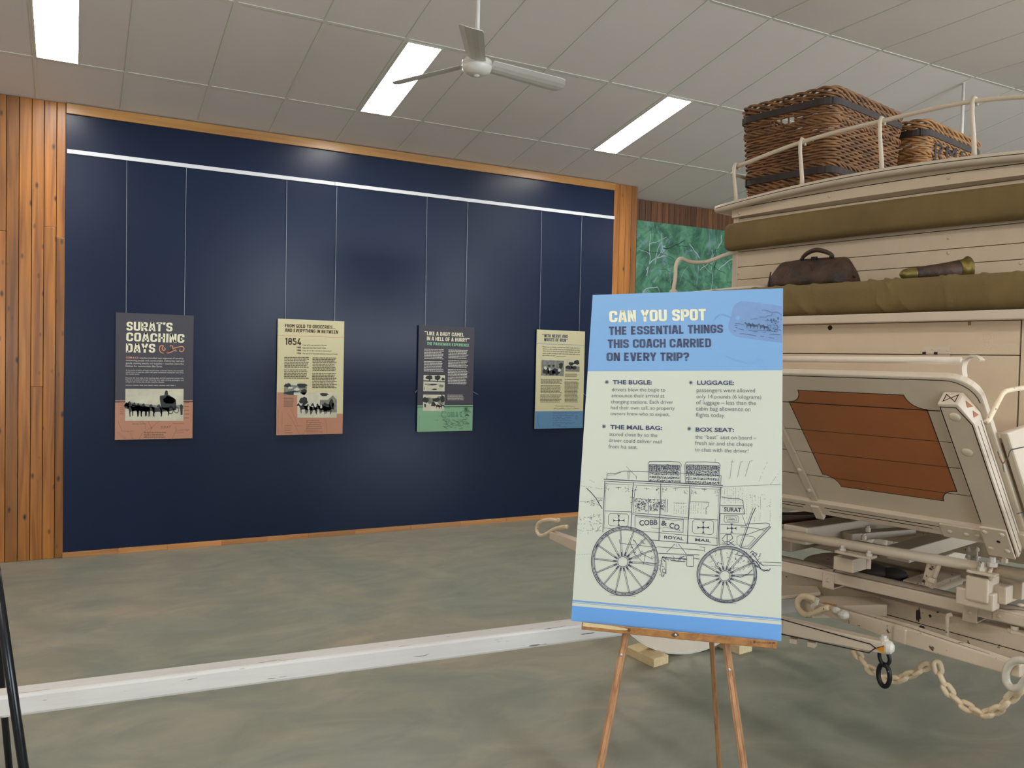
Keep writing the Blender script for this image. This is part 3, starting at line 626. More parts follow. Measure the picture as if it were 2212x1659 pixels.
# --- panel 3
p = Panel('charcoal and green panel headed LIKE A BABY CAMEL with two stacked photos', 2.830, 3.400, 1.912, .918, [(160, 83), (950, 108), (915, 1585), (132, 1605)], 'w_dark', (2.897, 3.307))
p.band('green_band', 'w_green', .770, 1); p.band('rule', 'w_mint', .752, .762); f = p.fn(2); mb = MB()
heading(mb, '"', (240, 222), (264, 223), 54, f); heading(mb, 'LIKE A BABY CAMEL', (273, 225), (800, 243), 54, f); heading(mb, 'IN A HELL OF A HURRY', (271, 300), (845, 318), 56, f); heading(mb, '"', (850, 318), (878, 319), 54, f)
mb.build('heading', 's_pale', p.t); mb = heading(MB(), 'THE PASSENGER EXPERIENCE', (272, 366), (874, 385), 42, f); mb.build('subheading', 'w_mint', p.t); mb = MB()
greek(mb, 234, 515, 432, 565, 7, 11, f, .015, seed=1); greek(mb, 230, 515, 607, 742, 7, 11, f, .015, seed=2); greek(mb, 578, 866, 440, 552, 6, 11, f, .02, seed=3); greek(mb, 575, 860, 592, 680, 5, 11, f, .02, seed=4); greek(mb, 570, 855, 720, 918, 10, 11, f, .02, seed=5); greek(mb, 563, 800, 1082, 1150, 6, 6, f, 0, seed=6)
mb.build('body_text', 'w_bodyl', p.t); mb = MB()
mb.strip(arc((515, 1360), 40, .5, 5.8, 16, 46), 9, f); mb.strip(arc((510, 1360), 25, .5, 5.8, 14, 30), 4, f); textline(mb, 'OBB & C', (560, 1395), (770, 1390), f, .02, cap=75); mb.strip(arc((790, 1350), 36, .5, 5.8, 14, 46), 7, f); mb.strip(arc((835, 1375), 22, 0, 6.28, 14, 26), 5, f)
mb.strip([(435, 1380), (700, 1378)], 4, f); textline(mb, '1118', (378, 1450), (430, 1448), f); 
r = random.Random(5)
for i in range(60): mb.strip([tuple(q) for q in smooth3((lambda x, y: [(x, y), (x+r.uniform(8, 26), y-r.uniform(-10, 16)), (x+r.uniform(26, 46), y+r.uniform(-8, 18))])(490+r.uniform(0, 360), 1420+r.uniform(0, 140)), 4)], r.uniform(4, 11), f)
for i in range(26): mb.strip([tuple(q) for q in smooth3((lambda x, y: [(x, y), (x+20, y-14), (x+44, y+r.uniform(-16, 10))])(780+r.uniform(0, 90), 1270+r.uniform(0, 110)), 4)], r.uniform(4, 9), f)
greek(mb, 520, 600, 1268, 1268, 1, 8, f, seed=3); mb.strip([(165, 1380), (160, 1590)], 4, f); mb.build('engraving', 'w_greenink', p.t)
p.photo([(225, 795), (528, 797), (522, 1028), (220, 1028)], [('photo_ground', 'photo_mid', [[(224, 870), (526, 885), (525, 900), (224, 888)], blob(330, 930, 90, 14, 2), blob(480, 950, 35, 22, 3)], 1), ('photo_figures', 'photo_dark', [blob(305, 830, 50, 32, 1), blob(420, 835, 45, 34, 4), blob(500, 850, 22, 20, 5), [(300, 850), (312, 850), (314, 890), (300, 890)], [(415, 855), (424, 855), (426, 892), (414, 892)], [(224, 872), (526, 882), (526, 890), (224, 884)], [(305, 935), (345, 920), (410, 922), (410, 936), (350, 946)], [(236, 960), (242, 960), (244, 1010), (236, 1010)], blob(380, 1000, 40, 10, 9)], 2)])
p.photo([(220, 1075), (522, 1077), (517, 1308), (215, 1306)], [('photo_ground', 'photo_mid', [blob(300, 1160, 80, 45, 1), blob(470, 1150, 55, 70, 2)], 1), ('photo_figures', 'photo_dark', [blob(260, 1150, 45, 40, 3), blob(400, 1150, 60, 28, 4), blob(490, 1130, 30, 55, 5), [(330, 1240), (340, 1185), (360, 1172), (385, 1190), (392, 1240)], horse(420, 1275, 70), horse(455, 1275, 65), horse(490, 1262, 60), blob(245, 1230, 14, 30, 7)], 2)])
for a, b in (((148, 998), (112, 1050)), ((932, 1030), (1004, 1070))): MB().tube([p.fn(0)(*a)+V(0, .008, 0), p.fn(0)(*b)+V(0, .008, 0)], .0014, 6).build('loose_wire', 'wire', p.t)

# --- panel 4
p = Panel('straw and blue panel headed WITH NERVE AND WRISTS OF IRON, beside the easel', 4.094, 4.664, 1.919, .921, [(178, 140), (838, 163), (798, 1487), (147, 1500)], 'w_straw', (4.129, 4.597))
p.band('blue_band', 'w_bluep', .823, 1); p.band('rule', 'w_bluep', .1405, .1445); f = p.fn(2); mb = MB()
heading(mb, '"', (247, 246), (265, 247), 42, f); heading(mb, 'WITH NERVE AND', (274, 246), (600, 256), 44, f); heading(mb, 'WRISTS OF IRON', (272, 300), (575, 310), 44, f); heading(mb, '"', (582, 310), (598, 310), 42, f)
for s, a, b in (('\u201cThere are no harder worked men than Cobb and Co.\u2019s', (243, 385), (770, 402)), ('drivers in the outside districts of Queensland, as they', (254, 414), (766, 430)), ('often have to drive with half-broken horses over half', (253, 443), (766, 459)), ('made tracks, coming in and out of the bush with nerve', (252, 473), (764, 489)), ('and wrists of iron\u201d.', (250, 503), (436, 508))): textline(mb, s, a, b, f, .012)
mb.build('heading', 's_navy', p.t); mb = MB()
greek(mb, 226, 522, 832, 884, 4, 9, f, 0, seed=1); greek(mb, 224, 524, 918, 1012, 6, 9, f, 0, seed=2); greek(mb, 220, 518, 1044, 1140, 6, 9, f, 0, seed=3); greek(mb, 556, 752, 834, 834, 1, 9, f, 0, 0, seed=4); greek(mb, 552, 748, 866, 1138, 16, 9, f, 0, seed=5); greek(mb, 560, 736, 752, 790, 4, 6, f, 0, seed=6)
greek(mb, 444, 574, 512, 512, 1, 6, f, 0, 0, seed=6); mb.build('body_text', 'w_body', p.t); mb = MB(); r = random.Random(3)
for k, (y, a, b) in enumerate(((1192, 410, 690), (1228, 400, 745), (1285, 395, 740), (1322, 390, 680), (1355, 390, 640), (1388, 395, 640), (1422, 390, 690), (1450, 390, 520), (1472, 470, 580))):
    x = a; pts = []
    while x < b: pts.append((x, y+r.uniform(-13, 7))); x += r.uniform(6, 12)
    mb.strip(pts, 3.2, f)
mb.strip(arc((712, 1345), 14, 0, 6.28, 16, 26), 3, f); mb.strip([(190, 1300), (186, 1400), (210, 1485)], 3, f); mb.build('handwriting', 's_navy', p.t)
p.photo([(237, 542), (546, 552), (538, 790), (230, 780)], [('photo_ground', 'photo_mid', [[(237, 560), (545, 570), (540, 780), (232, 775)]], 1), ('photo_figures', 'photo_dark', [blob(300, 710, 45, 50, 1), blob(370, 730, 50, 40, 2), blob(440, 720, 55, 45, 3), blob(500, 640, 30, 40, 4), blob(340, 640, 18, 16, 5), blob(400, 640, 18, 16, 6)], 2), ('photo_highlights', 's_cream', [blob(290, 670, 22, 26, 7), blob(480, 700, 24, 22, 8), blob(350, 690, 14, 20, 9)], 3)])
p.photo([(566, 552), (762, 558), (758, 722), (562, 716)], [('photo_ground', 'photo_mid', [[(565, 640), (760, 650), (758, 720), (563, 714)]], 1), ('photo_figures', 'photo_dark', [blob(720, 590, 38, 34, 1), blob(645, 610, 34, 26, 2), blob(620, 660, 50, 26, 3), blob(680, 665, 40, 24, 4)], 2)])
MB().tube([p.fn(0)(812, 1010)+V(0, .008, 0), p.fn(0)(850, 1045)+V(0, .008, 0)], .0014, 6).build('loose_wire', 'wire', p.t)

# ================================================================== THE EASEL AND ITS SIGN
sO = V(1.5592, 1.889, 1.3435); syaw, stl, srl = .8288, .2853, .0307
_n0 = V(-math.sin(syaw), -math.cos(syaw), 0); _ex = V(math.cos(syaw), -math.sin(syaw), 0); _up = Z*math.cos(stl)-_n0*math.sin(stl)
SX = _ex*math.cos(srl)+_up*math.sin(srl); SU = _up*math.cos(srl)-_ex*math.sin(srl); SN = np.cross(SX, SU)
SW, SH = .575, 1.0
TL = sO-SX*SW/2+SU*SH/2
def sp(u, v, off=0.): return TL+SX*u-SU*v+SN*off
def suv(px, py): q = hit(px, py, SN, sO)-TL; return q@SX, -(q@SU)
def sfn(ox, oy, k, lay): 
    def f(x, y):
        u, v = suv(ox+x/k, oy+y/k); return sp(min(SW, max(0, u)), min(SH, max(0, v)), .0004*lay)
    return f
sg = thing('easel_sign', 'large sign asking CAN YOU SPOT with a coach drawing, standing on the wooden easel', 'sign', sp(SW/2, SH))
MB().box(sp(SW/2, SH/2, -.005), SX*SW/2, SU*SH/2, SN*.005).build('board', 's_edge', sg)
def spoly(pts, name, m, lay): MB().poly([sp(u, v, .0004*lay) for u, v in pts]).build(name, m, sg)
vh = suv(1480, 801)[1]; vb0 = suv(1236, 1306)[1]; vb1 = suv(1688, 1352)[1]
spoly([(0, 0), (0, SH), (SW, SH), (SW, 0)], 'printed_ground', 's_cream', 1)
spoly([(0, 0), (0, vh), (SW, vh), (SW, 0)], 'header_band', 's_blue', 2)
spoly([(0, (vb0+vb1)/2), (0, SH), (SW, SH), (SW, (vb0+vb1)/2)], 'footer_band', 's_blue2', 2)
vl = suv(1236, 1297)[1]
rb = MB()
for a, b in ((vl-.002, vl+.0028), (vl+.005, vl+.0062)): rb.poly([sp(0, a, .0008), sp(0, b, .0008), sp(SW, b, .0008), sp(SW, a, .0008)])
rb.build('footer_rule', 's_line', sg)
fA = sfn(1220, 620, 4.148, 4)
mb = heading(MB(), 'CAN YOU SPOT', (400, 318), (1265, 300), 104, fA, .195); mb.build('heading', 's_pale', sg)
mb = MB()
heading(mb, 'THE ESSENTIAL THINGS', (397, 432), (1420, 413), 76, fA, .19); heading(mb, 'THIS COACH CARRIED', (387, 549), (1313, 540), 78, fA, .19); heading(mb, 'ON EVERY TRIP?', (375, 665), (1113, 663), 76, fA, .19)
for s, a, b in (('THE BUGLE:', (430, 871), (781, 873)), ('LUGGAGE:', (1186, 875), (1517, 877)), ('THE MAIL BAG:', (407, 1273), (872, 1281)), ('BOX SEAT:', (1173, 1295), (1517, 1299))):
    textline(mb, s, a, b, fA, .028, cap=37)
for c in ((378, 852), (1130, 857), (352, 1249), (1115, 1270)):
    for k in range(4):
        a = k*math.pi/4; mb.strip([(c[0]-18*math.cos(a), c[1]-18*math.sin(a)), (c[0]+18*math.cos(a), c[1]+18*math.sin(a))], 4.5, fA)
mb.build('lettering', 's_navy', sg)
mb = MB()
for s, a, b in (('drivers blew the bugle to', (423, 936), (901, 938)), ('announce their arrival at', (420, 988), (893, 992)), ('changing stations. Each driver', (416, 1043), (972, 1048)), ('had their own call, so property', (413, 1095), (986, 1102)), ('owners knew who to expect.', (410, 1148), (941, 1157)),
    ('passengers were allowed', (1182, 942), (1705, 945)), ('only 14 pounds (6 kilograms)', (1180, 997), (1760, 1003)), ('of luggage \u2013 less than the', (1178, 1052), (1712, 1058)), ('cabin bag allowance on', (1176, 1107), (1665, 1113)), ('flights today.', (1175, 1162), (1437, 1168)),
    ('stored close by so the', (400, 1335), (830, 1345)), ('driver could deliver mail', (396, 1390), (867, 1402)), ('from his seat.', (393, 1445), (655, 1452)),
    ('the \u201cbest\u201d seat on board \u2013', (1170, 1360), (1717, 1368)), ('fresh air and the chance', (1168, 1415), (1682, 1428)), ('to chat with the driver!', (1165, 1473), (1645, 1487))):
    textline(mb, s, a, b, fA, -.004)
mb.build('body_text', 's_text', sg)
# luggage tag print
fT = sfn(1560, 630, 15.08, 3); fT4 = sfn(1560, 630, 15.08, 5)
out = [tuple(q) for q in smooth3([(1956, 480), (1500, 410), (1000, 345), (660, 318), (480, 380), (380, 480), (330, 620), (300, 780), (270, 880), (230, 1000), (205, 1150), (230, 1270), (330, 1380), (480, 1460), (900, 1530), (1500, 1610), (1958, 1668)], 4)]
tg = MB().poly([fT(*q) for q in out]).build('luggage_tag_print', 's_tag', sg)
f5 = sfn(1560, 630, 15.08, 4); MB().disc((505, 865), 62, f5, 18).build('tag_hole', 's_blue', tg)
mb = MB(); f6 = sfn(1560, 630, 15.08, 6)
for (x, y, s) in ((850, 1200, 205), (960, 1215, 200), (1080, 1225, 200), (1290, 1245, 200), (1420, 1265, 190)): mb.poly([f6(*q) for q in horse(x, y, s)])
r = random.Random(2)
for i in range(70):
    x, y = r.uniform(1480, 1930), r.uniform(930, 1290); mb.strip([(x, y), (x+r.uniform(-60, 60), y+r.uniform(-50, 50))], r.uniform(8, 20), f6)
for (x, y) in ((1600, 930), (1680, 930), (1820, 880)): mb.poly([f6(*q) for q in blob(x, y, 28, 45, int(x))])
for q in ([(420, 1040), (560, 1050), (720, 1085)], [(410, 1105), (520, 1110)], [(440, 1170), (500, 1190)], [(530, 1210), (720, 1260)], [(370, 1280), (450, 1290)], [(580, 1375), (760, 1385), (950, 1415), (1110, 1455)], [(850, 1270), (1100, 1260), (1400, 1280), (1800, 1310)], [(1000, 1310), (1150, 1310)], [(1320, 1330), (1440, 1330)], [(1540, 1390), (1900, 1410)], [(920, 915), (1000, 895), (1080, 885), (1150, 885)], [(1200, 840), (1270, 838), (1430, 838), (1510, 780), (1600, 795), (1640, 700), (1700, 675), (1800, 670), (1880, 720), (1930, 800)], [(1290, 615), (1400, 605), (1500, 640), (1610, 685)], [(1400, 960), (1430, 940), (1520, 945)], [(1510, 1500), (1700, 1525)], [(1240, 1450), (1360, 1470)]): mb.strip(q, 11, f6)
mb.build('tag_drawing', 's_tagline', tg)
mb = MB(); f4 = sfn(1220, 620, 4.148, 4)
mb.strip([tuple(q) for q in smooth3([(1540, 275), (1490, 278), (1440, 247), (1395, 245), (1350, 275), (1335, 330), (1310, 430)], 6)], 4, f4)
mb.strip([tuple(q) for q in smooth3([(1490, 280), (1440, 256), (1390, 256), (1350, 285)], 6)], 3, f4)
mb.strip([tuple(q) for q in smooth3([(1450, 622), (1520, 650), (1600, 674), (1665, 687), (1720, 657), (1745, 652), (1780, 690), (1812, 745)], 5)], 4, f4); mb.strip([(1720, 655), (1770, 720), (1790, 735)], 3, f4); mb.strip([(1375, 540), (1398, 558)], 4, f4); mb.strip([(1575, 662), (1592, 668)], 6, f4)
mb.build('string_drawing', 's_line', sg)
# line drawing of the coach
fB = sfn(1220, 980, 3.95, 4); dr = MB()
def dl(pts, w=4.): dr.strip(pts, w*.78, fB)
def dash(p0, p1, n=9, w=3., seed=0):
    r = random.Random(seed); a, b = V(*p0), V(*p1)
    for i in range(n):
        if r.random() < .75: dl([tuple(a+(b-a)*(i+.1)/n), tuple(a+(b-a)*(i+r.uniform(.5, .95))/n)], w)
for q, w in (([(333, 218), (1350, 272)], 9), ([(345, 236), (1345, 288)], 5), ([(348, 256), (1330, 305)], 3), ([(360, 215), (362, 172), (430, 170), (470, 158), (500, 148), (560, 150), (720, 155), (990, 166), (1335, 188), (1330, 264)], 5), ([(360, 186), (430, 180), (480, 160)], 3),
    ([(540, 148), (542, 220)], 5), ([(552, 150), (554, 220)], 3), ([(796, 160), (797, 236)], 5), ([(1060, 176), (1058, 250)], 5), ([(610, 190), (610, 222)], 4), ([(525, 110), (615, 200)], 3),
    ([(342, 232), (325, 672)], 7), ([(352, 250), (336, 640)], 3), ([(585, 245), (570, 500), (565, 650)], 7), ([(600, 300), (580, 520)], 4), ([(820, 255), (803, 745)], 7), ([(832, 300), (816, 520)], 3), ([(1068, 272), (1045, 770)], 7), ([(1080, 300), (1058, 560)], 3), ([(1332, 285), (1307, 782)], 8), ([(1318, 300), (1295, 775)], 3),
    ([(340, 488), (568, 498)], 5), ([(580, 506), (805, 522), (1055, 548)], 5), ([(1065, 552), (1310, 566)], 5), ([(580, 520), (1055, 562)], 3), ([(335, 634), (420, 640)], 4), ([(600, 655), (1310, 722)], 4), ([(720, 735), (1305, 785)], 6), ([(815, 690), (812, 745)], 3), ([(1055, 560), (1050, 770)], 3),
    ([(375, 525), (390, 512), (530, 515), (545, 530), (540, 610), (525, 622), (388, 615), (373, 600), (375, 525)], 4), ([(1092, 578), (1108, 562), (1255, 572), (1272, 588), (1268, 675), (1250, 690), (1105, 682), (1088, 665), (1092, 578)], 4),
    ([(600, 528), (600, 632)], 5), ([(600, 528), (800, 545), (1012, 562), (1010, 672), (830, 660)], 5), ([(612, 540), (800, 556)], 3), ([(830, 558), (1000, 575)], 3), ([(740, 632), (795, 640), (860, 628), (940, 645)], 3),
    ([(1330, 442), (1524, 446), (1537, 515), (1322, 512)], 6), ([(1342, 455), (1515, 460), (1524, 505)], 3), ([(1340, 368), (1400, 382), (1490, 386), (1520, 402), (1524, 446)], 6), ([(1325, 515), (1320, 790)], 5), ([(1330, 605), (1550, 612)], 5), ([(1325, 680), (1560, 690)], 4), ([(1320, 775), (1470, 780)], 4),
    ([(1365, 530), (1470, 528), (1486, 545), (1482, 585), (1370, 588), (1358, 570), (1365, 530)], 4), ([(1380, 542), (1460, 540), (1468, 575), (1385, 577), (1380, 542)], 3), ([(1400, 550), (1450, 552)], 4), ([(1395, 562), (1455, 564)], 4),
    ([(1545, 600), (1720, 592), (1748, 600), (1745, 625), (1640, 660), (1560, 690)], 5), ([(1760, 622), (1580, 815), (1500, 800)], 7), ([(1748, 615), (1565, 805)], 4), ([(1720, 640), (1590, 790)], 3), ([(1470, 710), (1490, 700), (1600, 705), (1625, 720), (1560, 790), (1490, 790), (1470, 770), (1470, 710)], 4), ([(1500, 625), (1620, 635), (1700, 655)], 5),
    ([(1628, 462), (1600, 520), (1500, 805)], 8), ([(1608, 462), (1585, 520), (1490, 790)], 4), ([(1515, 525), (1548, 620)], 4),
    ([(185, 293), (225, 330), (265, 378), (320, 470)], 8), ([(265, 378), (325, 380)], 4), ([(285, 400), (325, 398)], 3),
    ([(940, 770), (870, 842)], 5), ([(970, 770), (1038, 856)], 5), ([(955, 770), (960, 800)], 4), ([(790, 795), (1190, 825)], 5), ([(800, 850), (1150, 865)], 6), ([(830, 885), (1045, 900)], 9), ([(1100, 890), (1150, 900)], 7), ([(905, 912), (1030, 922)], 8), ([(1042, 868), (1098, 870), (1098, 963), (1042, 960), (1042, 868)], 5), ([(1150, 795), (1195, 800), (1190, 840)], 4),
    ([(830, 890), (815, 980), (830, 1050), (865, 1010), (865, 920), (835, 900)], 5), ([(835, 985), (858, 985), (858, 1015), (835, 1012), (835, 985)], 4), ([(600, 740), (650, 850), (750, 900)], 4), ([(560, 760), (600, 860), (680, 940), (770, 960)], 4), ([(465, 730), (470, 765), (790, 800)], 4), ([(690, 860), (670, 950)], 4),
    ([(1690, 925), (1848, 932)], 5), ([(1700, 950), (1848, 958)], 5), ([(1580, 850), (1600, 830), (1640, 860), (1620, 880)], 7), ([(1575, 880), (1640, 930), (1680, 990), (1740, 1000), (1755, 980)], 9), ([(1600, 850), (1660, 930), (1700, 960)], 8), ([(1610, 935), (1700, 1005), (1735, 985)], 6), ([(1440, 1040), (1500, 1055), (1560, 1030), (1600, 990)], 7), ([(1450, 860), (1560, 880), (1600, 940)], 6),
    ([(380, 1205), (605, 1218)], 3), ([(1275, 1252), (1465, 1284)], 3), ([(1345, 284), (1842, 262)], 3), ([(1430, 52), (1408, 215)], 3), ([(1418, 72), (1445, 72)], 3), ([(1500, 72), (1475, 200)], 3), ([(1500, 72), (1522, 66)], 3), ([(1578, 65), (1540, 195)], 3), ([(1578, 65), (1606, 60)], 3), ([(1283, 45), (1284, 75)], 3),
    ([(1340, 730), (1375, 690), (1420, 690), (1435, 720), (1400, 750), (1360, 755), (1345, 735)], 6), ([(1385, 690), (1385, 780)], 7), ([(1400, 750), (1450, 785)], 6), ([(1340, 760), (1400, 775), (1445, 745)], 5)): dl(q, w)
dash((1728, 72), (1655, 240), 10, 3, 1); dash((1842, 140), (1752, 268), 9, 3, 2); dash((135, 275), (325, 300), 9, 3, 3); dash((110, 600), (310, 600), 8, 3, 4); dash((105, 650), (315, 660), 8, 3, 5); dash((185, 210), (255, 248), 5, 3, 6); dash((100, 865), (225, 855), 6, 3, 7); dash((125, 410), (300, 412), 6, 2.5, 8); dash((160, 545), (310, 540), 5, 3, 9)
for x in (1365, 1385, 1402, 1420, 1440, 1460, 1480, 1500, 1520): dash((x, 290), (x-2, 425), 9, 3, x)
for x in (1555, 1600, 1625, 1670, 1755, 1840): dash((x, 350), (x-4, 580), 12, 2.5, x)
for x in (935, 955, 975, 995, 1015, 1035): dash((x, 420), (x-3, 520), 7, 3, x)
for x in (1080, 1100, 1120, 1140, 1165, 1190, 1210): dash((x, 412), (x-4, 515), 8, 3, x)
dl([(930, 420), (1040, 422)], 3); dl([(1070, 410), (1225, 415), (1225, 450), (1205, 460), (1205, 520)], 4); dl([(715, 380), (712, 510)], 5); dl([(560, 372), (590, 372), (590, 410), (562, 420)], 4); dl([(860, 385), (855, 500)], 4); dl([(880, 390), (875, 500)], 5); dl([(600, 385), (850, 395)], 3)
r = random.Random(9)
def scrib(x0, x1, y0, y1, n, ln=14, w=4.):
    for i in range(n):
        x, y = r.uniform(x0, x1), r.uniform(y0, y1); dl([(x, y), (x+r.uniform(-ln, ln), y+r.uniform(-ln, ln)), (x+r.uniform(-ln, ln), y+r.uniform(-ln, ln))], r.uniform(.6, 1.2)*w)
scrib(600, 700, 395, 490, 75); scrib(725, 850, 395, 490, 85); scrib(180, 315, 395, 440, 26, 12, 3); scrib(170, 310, 520, 680, 26, 16, 3); scrib(120, 170, 530, 680, 8, 10, 3); scrib(800, 870, 900, 1050, 22, 10); scrib(1560, 1680, 840, 970, 34, 16, 5); scrib(1240, 1560, 830, 1000, 40, 18); scrib(560, 760, 740, 900, 26, 16); scrib(1550, 1780, 350, 470, 14, 8, 3)
scrib(830, 1040, 880, 912, 40, 12, 4)
for x0 in (360, 530, 590, 790, 860, 1030, 1100, 1290): scrib(x0-18, x0+18, 262+x0*.04, 300+x0*.04, 6, 16, 3)
for cx in (460, 700, 945, 1190): dl([(cx-22, 280+cx*.02), (cx+22, 282+cx*.02)], 4); dl([(cx, 272+cx*.02), (cx, 300+cx*.02)], 3)
for cx, cy, s in ((462, 570, 50), (1182, 630, 52), (1425, 637, 42)):
    for k in range(4):
        a = k*math.pi/2; d = V(math.cos(a), math.sin(a)); e = V(-d[1], d[0]); c = V(cx, cy); dl([tuple(c), tuple(c+d*s)], 7); dl([tuple(c+d*s+e*12), tuple(c+d*(s-14)), tuple(c+d*s-e*12)], 5); dr.disc(tuple(c+d*s*.75), 6, fB, 8)
    dr.disc((cx, cy), 10, fB, 10)
for (c, rx, ry, hc, n, t0) in (((513, 918), 285, 294, (496, 922), 14, .08), ((1383, 1031), 255, 241, (1366, 1042), 14, .0)):
    for k, w in ((1.0, 9), (.965, 5), (.925, 6), (.90, 3)): dl(arc(c, rx*k, 0, 2*math.pi, 73, ry*k), w)
    dl(arc(hc, 44, 0, 2*math.pi, 25), 6); dl(arc((hc[0]+12, hc[1]-4), 52, -1.6, 1.2, 14), 5)
    for i in range(n):
        a = t0+i*2*math.pi/n; d = V(math.cos(a), math.sin(a)); e = V(-d[1], d[0]); h = V(*hc)+d*50; q = V(c[0]+rx*.92*math.cos(a), c[1]+ry*.92*math.sin(a))
        dl([tuple(h+e*6), tuple(q+e*4)], 4); dl([tuple(h-e*6), tuple(q-e*4)], 5); dl([tuple(h+d*2), tuple(h+d*34)], 11)
    for i in range(70):
        a = r.uniform(0, 2*math.pi) if c[0] < 1000 else r.uniform(.1, 3.0); dl([(c[0]+rx*.96*math.cos(a), c[1]+ry*.96*math.sin(a)), (c[0]+rx*.93*math.cos(a+.05), c[1]+ry*.95*math.sin(a+.05))], r.uniform(3, 8))
for (q, x0, x1, y0, y1) in (([(712, 90), (725, 66), (900, 66), (975, 72), (995, 92), (988, 130), (984, 245)], 722, 975, 95, 235), ([(1025, 96), (1038, 72), (1200, 70), (1312, 78), (1328, 98), (1318, 140), (1315, 262)], 1036, 1310, 98, 250)):
    dl(q, 5); dl([q[0], (q[0][0]+4, y1)], 5); dl([(x0, y0-2), (x1+8, y0+6)], 4)
    for j, y in enumerate(np.linspace(y0, y1, 15)):
        if j in (9, 12): continue
        x = x0
        while x < x1: e = x+r.uniform(7, 20); dl([(x, y+r.uniform(-3, 3)+(x-x0)*.03), (e, y+r.uniform(-3, 3)+(x-x0)*.03)], r.uniform(5, 12)); x = e+r.uniform(2, 9)
    for x in np.linspace(x0, x1, 18): dl([(x, y0+4), (x+2, y0+40)], 6)
for s, a, b, c, bo in (('COBB', (638, 614), (792, 606), 46, .02), ('&', (822, 612), (872, 614), 42, .02), ('CO.', (888, 628), (985, 658), 46, .02), ('ROYAL', (848, 724), (1012, 738), 26, .02), ('MAIL', (1112, 746), (1246, 757), 26, .02), ('SURAT', (1358, 492), (1506, 498), 34, .03)): textline(dr, s, a, b, fB, bo, cap=c)
dr.build('coach_drawing', 's_ink', sg)

# easel
apx = suv(1473, 757)
es = thing('easel', 'wooden oak easel with round screws carrying the large sky blue sign', 'easel', (1.55, 1.75, 0))
def on_sign(px, py, off): 
    return hit(px, py, SN, sO+SN*off)
def to_floor(p, d): return p+d*(-p[2]/d[2])
OFF = -.020
ap = on_sign(1473, 790, OFF)
for nm, (a, b) in (('front leg', ((1352, 1372), (1296, 1659))), ('front leg', ((1569, 1392), (1607, 1659)))):
    q0, q1 = on_sign(*a, OFF), on_sign(*b, OFF); d = unit(q1-q0); ft = to_floor(q1, d); tp = q0+(q0-q1)*1.95
    m_ = MB(); sd = unit(np.cross(d, SN))
    m_.beam(tp, ft, .020, .018, up=SN); m_.beam(tp+SN*.0095, ft+SN*.0095, .009, .003, up=SN)
    lg = m_.build('leg', 'oak', es, bevel=.003)
    c = q0+d*(.055 if a[0] < 1400 else .065); MB().dome(c+SN*.011, SN, .0045, .002, 12).beam(c+SN*.0115-sd*.003, c+SN*.0115+sd*.003, .001, .003, up=SN).build('screw', 'steel', lg)
rf = GZ(1563, 1800, 0); rt = hit(1500, 780, SN, sO+SN*-.05)
q = hit(1536, 1390, np.cross(unit(rf-rt), RT), rf)
MB().beam(rt, rf, .015, .022, up=SN).build('leg', 'oak', es, bevel=.003)
MB().box(on_sign(1473, 800, -.022), SX*.035, SU*.03, SN*.012).build('hinge_block', 'oak', es, bevel=.003)
u0, v0 = suv(1261, 1343); u1, v1 = suv(1678, 1387)
ld = MB().box(sp((u0+u1)/2, 1.0105, .004), SX*(u1-u0)/2, SU*.0100, SN*.020).build('ledge', 'ledge', es, bevel=.0015)
MB().dome(sp(suv(1462, 1371)[0], 1.0105, .0242), SN, .0042, .002, 12).build('screw', 'steel', ld)
fL = lambda x, y: (lambda q: sp(q[0], q[1], .0246))(suv(1580+x/18.43, 1340+y/18.43))
mk = MB(); mk.disc((935, 855), 50, fL, 16); textline(mk, 'QUARTET', (1015, 905), (1640, 945), fL, .0, cap=75); mk.strip([(1060, 960), (1180, 970), (1210, 975)], 14, fL)
mk.strip([(790, 790), (790, 950)], 16, fL); mk.strip([(1635, 880), (1635, 1070)], 16, fL); mk.poly([fL(*q) for q in blob(1690, 890, 50, 40, 5)]); mk.poly([fL(*q) for q in blob(1540, 895, 55, 25, 8)])
mk.build('brand_stamp', 'w_brown', ld)
fL2 = lambda x, y: (lambda q: sp(q[0], q[1], .0244))(suv(1100+x/2.865, 1080+y/2.865))
MB().poly([fL2(*q) for q in [tuple(q) for q in smooth3([(470, 758), (560, 768), (680, 785), (745, 800), (720, 806), (640, 800), (560, 790), (475, 782), (468, 770)], 3)]]).build('worn_patch', 'block', ld)
MB().poly([fL2(*q) for q in blob(752, 805, 10, 12, 3)]).poly([fL2(*q) for q in blob(1034, 834, 22, 14, 6)]).build('scorch_mark', 'w_brown', ld)

# black stand at the left edge of the frame
bs_ = thing('tube_stand', 'glossy black tubular metal stand cut off by the left edge of the frame', 'stand', (-.05, 2.45, 0))
def at_depth(px, py, d): k = ray(px, py); return EYE+k*(d/(k@_fw))
f0, f1 = at_depth(-10, 1235, 2.05), at_depth(51, 1659, 2.05); d = unit(f1-f0); ft = to_floor(f1, d); tp = f0-d*.34
b0, b1 = at_depth(-1, 1430, 2.95), at_depth(20, 1659, 2.95); d2 = unit(b1-b0); bt = to_floor(b1, d2); 
k_ = (tp-bt); 
MB().tube([tp, ft], .0117, 14).lathe(ft, (0, 0, 1), [(0, .017), (.03, .017), (.034, .012)], 14).build('leg', 'black', bs_, smooth=True)
bm_ = b0-d2*((tp[2]-b0[2])/-d2[2]) if False else b0+d2*((tp[2]-b0[2])/d2[2])
MB().tube([bm_, bt], .0115, 14).lathe(bt, (0, 0, 1), [(0, .017), (.03, .017), (.034, .012)], 14).build('leg', 'black', bs_, smooth=True)
MB().tube([tp, bm_], .0117, 14).build('top_bar', 'black', bs_, smooth=True)

